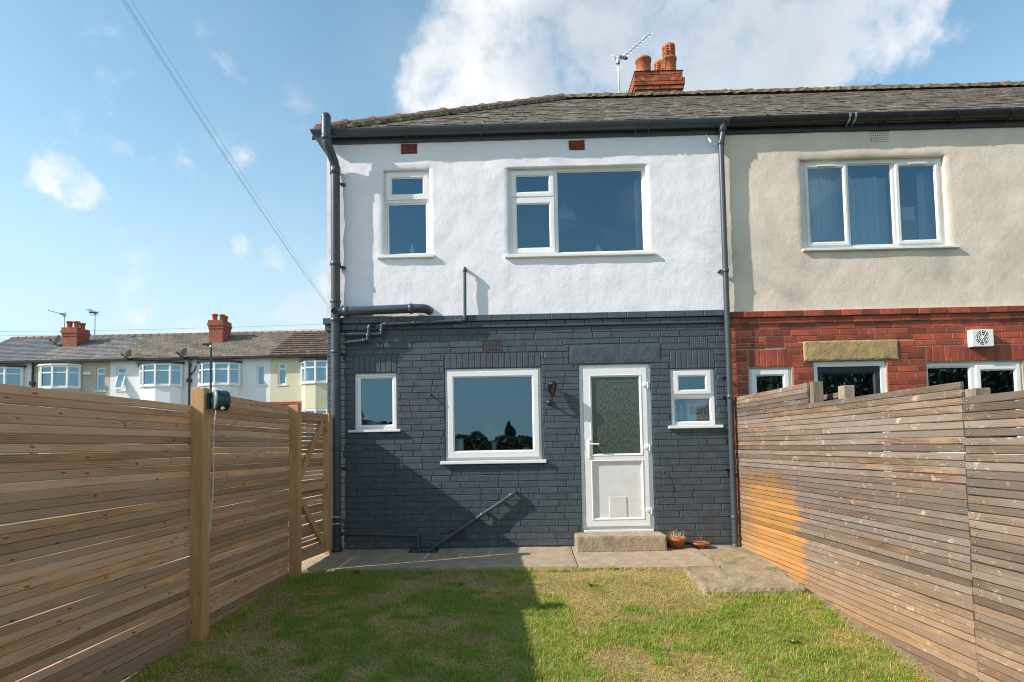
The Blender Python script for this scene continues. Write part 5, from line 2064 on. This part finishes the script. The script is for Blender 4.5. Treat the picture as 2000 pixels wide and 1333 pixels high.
def far_brick():
    m, nt, b = newmat('far_chimney_brick')
    pos = nd(nt, 'NewGeometry').outputs['Position']
    s = nd(nt, 'SeparateXYZ', {0: pos})
    v = nd(nt, 'CombineXYZ', {0: mth(nt, 'ADD', s.outputs[0], s.outputs[1]), 1: s.outputs[2], 2: 0.0}).outputs[0]
    bt = nd(nt, 'TexBrick', {'Vector': v, 'Color1': (.36, .085, .04, 1), 'Color2': (.27, .06, .03, 1), 'Mortar': (.24, .14, .09, 1), 'Scale': 1.0, 'Mortar Size': .01, 'Brick Width': .23, 'Row Height': .075})
    c = mixc(nt, sstep(nt, nz(nt, pos, 2.5, 4), .45, .75, 0, .6), bt.outputs[0], (.10, .05, .035))
    nt.links.new(c, b.inputs['Base Color'])
    b.inputs['Roughness'].default_value = .85
    return m


m_farbrick = far_brick()
roofs = {'slate_grey': simple('far_grey_slate', (.125, .13, .14), .7, .25, 1.6, 0, .3, 20, .02, col2=(.19, .185, .175), c2lo=.5, c2hi=.7, c2scale=1.2),
         'slate_pale': simple('far_pale_slate', (.17, .165, .155), .75, .25, 1.8, 0, .3, 20, .02, col2=(.24, .225, .19), c2lo=.5, c2hi=.7, c2scale=1.2),
         'rosemary': simple('far_brown_tile', (.20, .165, .125), .85, .25, 2.5, 0, .4, 16, .02, col2=(.28, .24, .18), c2lo=.5, c2hi=.7, c2scale=2),
         'interlock': simple('far_dark_interlocking_tile', (.13, .088, .062), .85, .25, 3, 0, .4, 16, .02, col2=(.19, .14, .10), c2lo=.55, c2hi=.75, c2scale=3)}
m_fw = simple('far_white_render', (.80, .80, .81), .9, .06, .8, 0, .3, 20, .02)
m_fb = simple('far_beige_render', (.52, .46, .37), .9, .08, .8, 0, .3, 20, .02)
m_fc = simple('far_cream_render', (.66, .60, .43), .9, .08, .8, 0, .3, 20, .02)
m_redband = simple('far_red_brick_band', (.38, .075, .045), .8, .15, 6)
px2x = lambda p: -29.12 + .02883 * p


def far_house(x0, x1, wall, roofm, rows, tw_, label, bays, wins, hip=None, thick=.022, seed=1, band=None):
    h = thing('terraced_house', ((x0 + x1) / 2, TY + 3.5, ZG), label, 'house', 'far terrace across the street')
    holes = [w_[0] for w_ in wins]
    m2 = MB()
    m2.holed((x0, x1, ZG - .6, TE), holes, TY, TY + .2)
    m2.box(x0, x1, 2 * TRY - TY - .2, 2 * TRY - TY, ZG - .6, TE)
    m2.box(x0, x0 + .1, TY + .21, 2 * TRY - TY - .21, ZG - .6, TE)
    m2.box(x1 - .1, x1, TY + .21, 2 * TRY - TY - .21, ZG - .6, TE)
    m2.build('wall', wall, h)
    m2 = MB()
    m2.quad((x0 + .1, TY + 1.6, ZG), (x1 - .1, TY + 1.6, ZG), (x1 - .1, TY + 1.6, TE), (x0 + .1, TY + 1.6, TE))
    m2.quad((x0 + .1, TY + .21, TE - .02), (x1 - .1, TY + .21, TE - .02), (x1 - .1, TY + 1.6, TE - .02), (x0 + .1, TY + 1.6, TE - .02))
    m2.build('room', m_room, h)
    for (q, kw) in wins:
        far_window(h, q, TY + .07, **kw)
        m2 = MB()
        m2.quad((q[0], TY + .3, q[2]), (q[1], TY + .3, q[2]), (q[1], TY + .3, q[3]), (q[0], TY + .3, q[3]))
        if not kw.get('open_'):
            m2.build('blind', m_curtain, h)
    for k, (a, b) in enumerate(bays):
        bay(h, a, b, 4.90, 6.12, wall, seed + k)
    far_roof(h, x0, x1, roofm, rows, tw_, hip, thick, seed=seed)
    m2 = MB()
    m2.box(x0, x1, TY - .36, TY - .24, TE - .07, TE + .05, .01)
    m2.box(x0, x1, TY - .24, TY - .005, TE - .04, TE - .005)
    m2.build('gutter', m_black, h)
    if band:
        m2 = MB()
        m2.box(band[0], band[1], TY - .05, TY - .002, 3.78, 3.93)
        m2.box(band[0], band[1], TY - .028, TY - .002, 3.62, 3.775)
        m2.build('brick_band', m_redband, h)
    return h


X0 = [px2x(p) for p in (-90, 65, 217, 371, 528, 700)]
fh0 = far_house(X0[0], X0[1], m_fw, roofs['slate_grey'], 17, .30, 'leftmost far terraced house, white with dark grey slate roof', [(px2x(-75), px2x(47))], [], seed=1)
fh1 = far_house(X0[1], X0[2], m_fb, roofs['slate_pale'], 17, .30, 'beige far terraced house with pale slate roof and three-pot chimney', [(px2x(82), px2x(160))], [((px2x(189), px2x(207), 4.72, 6.05), {})], seed=2)
fh2 = far_house(X0[2], X0[3], m_fw, roofs['rosemary'], 21, .22, 'white far terraced house with one narrow window swung open', [(px2x(278), px2x(358))], [((px2x(229), px2x(248), 4.72, 6.05), {'open_': True})], seed=3)
fh3 = far_house(X0[3], X0[4], m_fw, roofs['rosemary'], 21, .22, 'white far terraced house behind the street lamp with brown tiled roof', [(px2x(392), px2x(470))], [((px2x(501), px2x(517), 4.85, 6.0), {'top': False})], seed=5)
fh4 = far_house(X0[4], X0[5], m_fc, roofs['interlock'], 11, .34, 'cream end house of the far terrace with dark hipped roof and red band', [(px2x(590), px2x(655))], [((px2x(542), px2x(559), 4.87, 6.1), {})], hip=-9.95, thick=.05, seed=7, band=(px2x(520), px2x(590)))
far_chimney(fh1, px2x(119) - .95, 27.3, .86, .95, 8.72, ((-.22, -.2, .42, .15), (.18, -.15, .42, .15), (.22, .25, .40, .14)))
far_chimney(fh3, px2x(406) - .62, 27.5, .82, .95, 9.02, ((-.2, -.2, .42, .15), (.2, -.1, .40, .15), (.2, .25, .38, .14)))
# downpipes and hoppers on the far terrace
for hh, x in ((fh1, X0[1] + .08), (fh3, X0[3] + .06)):
    m2 = MB()
    m2.tube([(x, TY - .10, TE - .05), (x, TY - .10, ZG)], .055, 8)
    m2.cbox((x, TY - .12, 5.20), (.12, .10, .10), .02)
    m2.build('downpipe', m_black, hh)
m2 = MB()
m2.tube([(X0[3] + .06, TY - .10, 5.45), (px2x(385), TY - .2, 5.75), (px2x(388), TY - .2, 6.0)], .04, 8)
m2.build('branch_pipe', m_black, fh3)
# alarm box
m2 = MB()
m2.box(px2x(166), px2x(181), TY - .14, TY - .003, 5.62, 5.80, .02)
m2.build('alarm_box', m_upvc_old, fh1)


def dish(x, y, z, label, arm_to, rr=.30):
    o = thing('satellite_dish', (x, y, z), label, 'satellite dish', 'satellite dishes on the far terrace')
    ax = Vector((-.45, -.85, .35)).normalized()
    m2 = MB()
    m2.lathe((x, y, z), [(0, -.05), (rr * .5, -.035), (rr * .85, -.005), (rr, .02), (rr * .99, .03), (rr * .5, -.02), (0, -.035)], 20, axis=ax)
    m2.build('reflector', simple('dark_dish_mesh', (.03, .034, .04), .9, .2, spec=.1), o)
    m2 = MB()
    c = Vector((x, y, z))
    m2.tube([c - Vector((0, 0, rr * .9)), c + ax * rr * 1.1 - Vector((0, 0, rr * .6))], .018, 6)
    m2.cbox(c + ax * rr * 1.15 - Vector((0, 0, rr * .55)), (.05, .06, .05), .01)
    m2.build('feed_arm', m_seal, o)
    m2 = MB()
    m2.tube([c - ax * .04, c - ax * .12 + Vector((.10, 0, -.02)), Vector(arm_to)], .022, 6, fillet=.06)
    m2.build('mount', m_galv, o)


dish(px2x(262), TY - .45, 6.66, 'dark satellite dish at the eaves left of the open window\'s bay', (px2x(272), TY, 6.0))
dish(px2x(368), TY - .45, 6.68, 'dark satellite dish above the black downpipe of the far terrace', (px2x(376), TY, 6.0))
dish(px2x(87) - .9, 27.0, 8.02, 'dark satellite dish beside the left brick chimney', (px2x(97) - .7, 27.1, 7.8), .33)
aerial((px2x(96) - .75, 27.0, 7.5), 2.05, (px2x(99) - .8, 26.95, 9.52), (px2x(80) - .95, 26.6, 9.72), 7, .10, 'left far tv aerial above the slate roof beside the chimney', .02, axis=(.3, .9, .1))
aerial((px2x(148) - 1.0, 27.8, 8.2), 1.62, (px2x(148) - 1.05, 27.8, 9.78), (px2x(148) - .85, 27.1, 9.86), 6, .22, 'tall thin tv aerial on the right side of the left far chimney', .02, axis=(.95, .3, 0))

# street lamp
lp = thing('street_lamp', (-14.28, 19.5, .8), 'slim black street lamp post rising behind the washing line reel', 'street lamp')
mb = MB()
mb.tube([(-14.28, 19.5, .75), (-14.28, 19.5, 2.2), (-14.28, 19.5, 2.25), (-14.28, 19.5, 6.02)], [.085, .08, .052, .046], 10)
mb.build('post', m_black, lp)
mb = MB()
mb.lathe((-14.28, 19.5, 6.02), [(.05, 0), (.065, .03), (.065, .10), (.04, .14), (0, .15)], 10)
mb.build('collar', m_alu, lp)
mb = MB()
mb.tube([(-14.28, 19.5, 6.14), (-14.40, 19.5, 6.17), (-14.68, 19.5, 6.22)], [.05, .07, .045], 8)
mb.cbox((-14.30, 19.5, 6.21), (.04, .05, .06), .01)
mb.build('lamp_head', m_black, lp)

# overhead wires
def wire(a, b, r_w, sag, label, ext=(0, 1), grp='overhead wires to the houses', n=24):
    a, b = Vector(a), Vector(b)
    m2 = MB()
    pts = []
    for k in range(n + 1):
        t = ext[0] + (ext[1] - ext[0]) * k / n
        p = a.lerp(b, t)
        p.z -= sag * 4 * t * (1 - t)
        pts.append(p)
    m2.tube(pts, r_w, 5)
    o = m2.build('overhead_wire', m_cable)
    return tag(o, label, 'wire', grp)


wire((-6.397, 2, 8.676), (-7.098, 14, 6.595), .0036, .12, 'thickest of the overhead wires sloping down to the house corner', (-.75, 1.5))
wire((-6.46, 2, 8.70), (-7.14, 14, 6.62), .0024, .10, 'thin overhead wire just left of the thickest one', (-.75, 1.5))
wire((-6.29, 2, 8.675), (-7.07, 14, 6.61), .0024, .05, 'thin overhead wire on the right of the sloping bundle', (-.75, 1.5))
for k_, (za, zb) in enumerate(((12.75, 13.05), (12.40, 12.55), (12.02, 12.40))):
    wire((-60, 45, za), (0, 45, zb), .010, .5, ('highest', 'middle', 'lowest')[k_] + ' of the faint horizontal wires above the far roofs', (0, 1), 'faint wires above the far roofs')

# ================================================================== HEDGE BEHIND THE CAMERA (mirrored in the kitchen window)
def leaf_cards(N, pts, size, seed):
    g = np.random.default_rng(seed)
    c = pts
    u = g.normal(size=(N, 3)); u /= np.linalg.norm(u, axis=1)[:, None]
    v = np.cross(u, g.normal(size=(N, 3))); v /= np.linalg.norm(v, axis=1)[:, None]
    s = (size * g.uniform(.6, 1.3, N))[:, None]
    return np.stack([c - u * s, c + v * s * .6, c + u * s, c - v * s * .6], 1).reshape(-1, 3)


def fast_mesh(name, V, k, mat, extra=None):
    """V: (n*k, 3) vertices of n separate polygons with k corners"""
    n = len(V) // k
    me = bpy.data.meshes.new(name)
    me.vertices.add(len(V)); me.vertices.foreach_set('co', V.astype(np.float32).ravel())
    me.loops.add(len(V)); me.loops.foreach_set('vertex_index', np.arange(len(V), dtype=np.int32))
    me.polygons.add(n)
    me.polygons.foreach_set('loop_start', np.arange(0, len(V), k, dtype=np.int32))
    me.update(calc_edges=True)
    me.validate()
    me.materials.append(mat)
    return me


NH = 70000
hx = np.concatenate([nrng.uniform(-30, 30, NH - 44000), nrng.uniform(11, 34, 26000), nrng.uniform(-11, 9, 18000)])
hy = -29 + nrng.normal(0, 1.1, NH)
top = np.array([1.9 + .7 * n3(x, 0, 1.5, .35) + .5 * n3(x, 2, .5, 1.1) for x in hx])
top = top + 5.0 * np.clip((hx - 11) / 5, 0, 1)
hz = -1.6 + (top + 1.6) * nrng.uniform(0, 1, NH) ** .8
HV = leaf_cards(NH, np.stack([hx, hy, hz], 1), .16, 5)
cxs = []
for (tx, th_, tr_) in ((1.6, 3.9, 1.5), (-.9, 2.9, 1.5), (9, 4.4, 2.2), (-11, 4.2, 2.2)):
    m_ = 2600
    t_ = nrng.uniform(0, 1, m_) ** .7
    a_ = nrng.uniform(0, 6.283, m_)
    rr_ = tr_ * (1 - t_ ** 1.5) * nrng.uniform(.1, 1, m_) * (.75 + .35 * np.sin(t_ * 31) + .25 * np.sin(a_ * 3 + t_ * 9))
    cxs.append(np.stack([tx + rr_ * np.cos(a_), -31 + rr_ * np.sin(a_), -1.2 + (th_ + 1.2) * t_], 1))
HV = np.concatenate([HV, leaf_cards(4 * 2600, np.concatenate(cxs), .13, 6)])
me = fast_mesh('hedgerow', HV, 4, simple('hedge_foliage', (.12, .14, .065), .8, .5, 3, 0))
ho = kind(link('hedgerow', me, (0, 0, 0)), 'stuff')
ho['label'] = 'dark hedge and conifers mirrored in the kitchen window'

# ================================================================== GRASS
def vnoise(x, y, s, seed):
    """smooth value noise for arrays"""
    g = np.random.default_rng(seed).uniform(0, 1, (64, 64))
    u, v = x * s + 500, y * s + 500
    i, j = np.floor(u).astype(int), np.floor(v).astype(int)
    fu, fv = u - i, v - j
    fu, fv = fu * fu * (3 - 2 * fu), fv * fv * (3 - 2 * fv)
    a = g[i % 64, j % 64] * (1 - fu) + g[(i + 1) % 64, j % 64] * fu
    b = g[i % 64, (j + 1) % 64] * (1 - fu) + g[(i + 1) % 64, (j + 1) % 64] * fu
    return a * (1 - fv) + b * fv


NB = 420000
gx_ = nrng.uniform(-2.46, 2.72, NB)
gy_ = -.86 - 3.5 * nrng.uniform(0, 1, NB) ** .92
big = .55 * vnoise(gx_, gy_, 1.1, 1) + .3 * vnoise(gx_, gy_, 2.9, 2) + .15 * vnoise(gx_, gy_, 7.5, 3)
tuft = .6 * vnoise(gx_, gy_, 9, 4) + .4 * vnoise(gx_, gy_, 21, 5)
# lusher towards the right fence and in scattered tufts, drier in the middle
lush = np.clip((gx_ - 1.35) / .5, 0, 1) * np.clip((-gy_ - 1.6) / .5, 0, 1) * .16 + np.clip((-.2 - gx_) / 1.2, 0, 1) * .10
green = np.clip((big + .34 * (tuft - .5) + lush - .485) * 8.0 + .5, 0, 1)
keep = np.ones(NB, bool)
edge_r = 2.572 - .044 * gy_                                  # right fence line
bare = edge_r - gx_ - (.03 + .14 * vnoise(gx_, gy_, 3, 8))   # bare strip along the fence
keep &= ~((bare < 0) & (nrng.uniform(0, 1, NB) > .06))
front = np.where(gx_ < -.62, -.90, np.where(gx_ < .56, -.93, np.where(gx_ < 1.60, -.985, -1.78)))
keep &= gy_ < front + .015 * (nrng.uniform(-1, 1, NB)) - .004
soilpatch = np.exp(-(((gx_ - 1.56) / .10) ** 2 + ((gy_ + 1.90) / .14) ** 2))
keep &= ~(nrng.uniform(0, 1, NB) < soilpatch * 1.3)
keep &= ~(nrng.uniform(0, 1, NB) > .35 + 1.0 * tuft)
keep &= gx_ > -2.405 + .012 * gy_ + .005
worn = np.clip((.6 * vnoise(gx_, gy_, 1.6, 21) + .4 * vnoise(gx_, gy_, 4.3, 22) - .54) * 7, 0, 1)
keep &= ~(nrng.uniform(0, 1, NB) < worn * .45)
green = np.clip(green - worn * .75, 0, 1)
gx_, gy_, green, tuft, big = gx_[keep], gy_[keep], green[keep], tuft[keep], big[keep]
worn = worn[keep]
# longer tufts, thickest along the fences and the edge of the concrete
NT = 1500
tx = nrng.uniform(-2.38, 2.55, NT); ty = -.95 - 3.3 * nrng.uniform(0, 1, NT)
tx[:260] = -2.36 + .10 * nrng.uniform(0, 1, 260) ** 2; tx[260:420] = 2.40 + .2 * nrng.uniform(-1, 1, 160)
ty[420:640] = np.where(tx[420:640] > 1.6, -1.77, -.965) - .05 * nrng.uniform(0, 1, 220)
ok = (vnoise(tx, ty, 1.1, 1) > .42) | (np.arange(NT) < 640)
ok &= ~((tx > 1.55) & (ty > -1.76))
tx, ty = tx[ok], ty[ok]
per = 13
ttx = np.repeat(tx, per) + nrng.normal(0, .016, len(tx) * per)
tty = np.minimum(np.repeat(ty, per) + nrng.normal(0, .016, len(tx) * per), -.935)
nbase = len(gx_)
gx_ = np.concatenate([gx_, ttx]); gy_ = np.concatenate([gy_, tty])
green = np.concatenate([green, np.clip(np.repeat(nrng.uniform(.25, 1.3, len(tx)), per), 0, 1)])
tuft = np.concatenate([tuft, np.full(len(ttx), .5)]); big = np.concatenate([big, np.full(len(ttx), .5)])
NB = len(gx_)
gz_ = np.array([lawn_z(a, b) for a, b in zip(gx_, gy_)])
rn = lambda a, b: nrng.uniform(a, b, NB)
ln = (.014 + .010 * green + .030 * np.clip(tuft - .52, 0, 1) * 2 * green) * rn(.5, 1.6)
ln[nbase:] = nrng.uniform(.03, .068, NB - nbase)
az = rn(0, 2 * np.pi) + 1.2 * (vnoise(gx_, gy_, 6, 12) - .5)
lean = rn(.35, 1.30) + .22 * (1 - green)
lean[nbase:] = nrng.uniform(.1, .85, NB - nbase)
wd_b = rn(.0008, .0019)
dx, dy = np.cos(az), np.sin(az)
hx_, hz_ = ln * np.sin(lean), ln * np.cos(lean)
base = np.stack([gx_, gy_, gz_ - .003], 1)
sx_, sy_ = -dy * wd_b, dx * wd_b
side_v = np.stack([sx_, sy_, np.zeros(NB)], 1)
mid = base + np.stack([dx * hx_ * .42, dy * hx_ * .42, hz_ * .62], 1)
tip = base + np.stack([dx * hx_, dy * hx_, hz_], 1)
V = np.empty((NB, 5, 3), np.float32)
V[:, 0], V[:, 1], V[:, 2], V[:, 3], V[:, 4] = base - side_v, base + side_v, mid + side_v * .8, mid - side_v * .8, tip
me = bpy.data.meshes.new('grass')
me.vertices.add(NB * 5); me.vertices.foreach_set('co', V.ravel())
li = np.arange(NB, dtype=np.int32)[:, None] * 5 + np.array([0, 1, 2, 3, 3, 2, 4], np.int32)
me.loops.add(NB * 7); me.loops.foreach_set('vertex_index', li.ravel())
me.polygons.add(NB * 2)
ls = (np.arange(NB, dtype=np.int32)[:, None] * 7 + np.array([0, 4], np.int32)).ravel()
me.polygons.foreach_set('loop_start', ls)
me.update(calc_edges=True)
dry = np.stack([rn(.60, .82), rn(.45, .58), rn(.11, .19)], 1)
lus = np.stack([rn(.09, .25), rn(.22, .42), rn(.008, .025)], 1)
brn = np.stack([rn(.38, .54), rn(.26, .35), rn(.08, .13)], 1)
pick = np.clip(green * 1.05 - .05 + rn(-.38, .32), 0, 1)[:, None]
colr = dry * (1 - pick) + lus * pick
bm_ = (nrng.uniform(0, 1, NB) < .14 + .4 * np.concatenate([worn, np.zeros(NB - nbase)]))[:, None]
colr = np.where(bm_, brn, colr) * 1.15
ca = me.color_attributes.new('blade', 'FLOAT_COLOR', 'POINT')
cc = np.ones((NB, 5, 4), np.float32)
cc[:, :, :3] = colr[:, None, :]
ca.data.foreach_set('color', cc.ravel())


def grass_mat():
    m, nt, b = newmat('lawn_grass')
    c = nd(nt, 'VertexColor', None, layer_name='blade').outputs[0]
    nt.links.new(c, b.inputs['Base Color'])
    b.inputs['Roughness'].default_value = .55
    b.inputs['Specular IOR Level'].default_value = .3
    out = nt.nodes['Material Output']
    tl = nd(nt, 'BsdfTranslucent', {'Color': c})
    mx = nd(nt, 'MixShader', {0: .3, 1: b.outputs[0], 2: tl.outputs[0]})
    nt.links.new(mx.outputs[0], out.inputs[0])
    return m


me.materials.append(grass_mat())
go = kind(link('grass', me, (0, 0, 0)), 'stuff')
go['label'] = 'short patchy green and straw coloured grass of the lawn'

# a few broad-leaved weeds in the lawn
m_weed = simple('dark_weed_leaf', (.10, .17, .03), .55, .3, 40)
for k_, (x, y, lab) in enumerate(((-.62, -1.45, 'dark green weed rosette in the shaded lawn below the gully'), (-1.75, -1.0, 'weed tuft at the patio edge near the gate'), (.62, -1.5, 'low green weed in the sunlit lawn before the door'), (1.95, -2.75, 'dandelion rosette on the thin lawn towards the right fence'))):
    m2 = MB()
    leaf_fan(m2, (x, y, lawn_z(x, y) + .002), 22, .075, .010, random.Random(90 + k_), .75)
    tag(m2.build('weed', m_weed), lab, 'weed', 'weeds in the lawn')
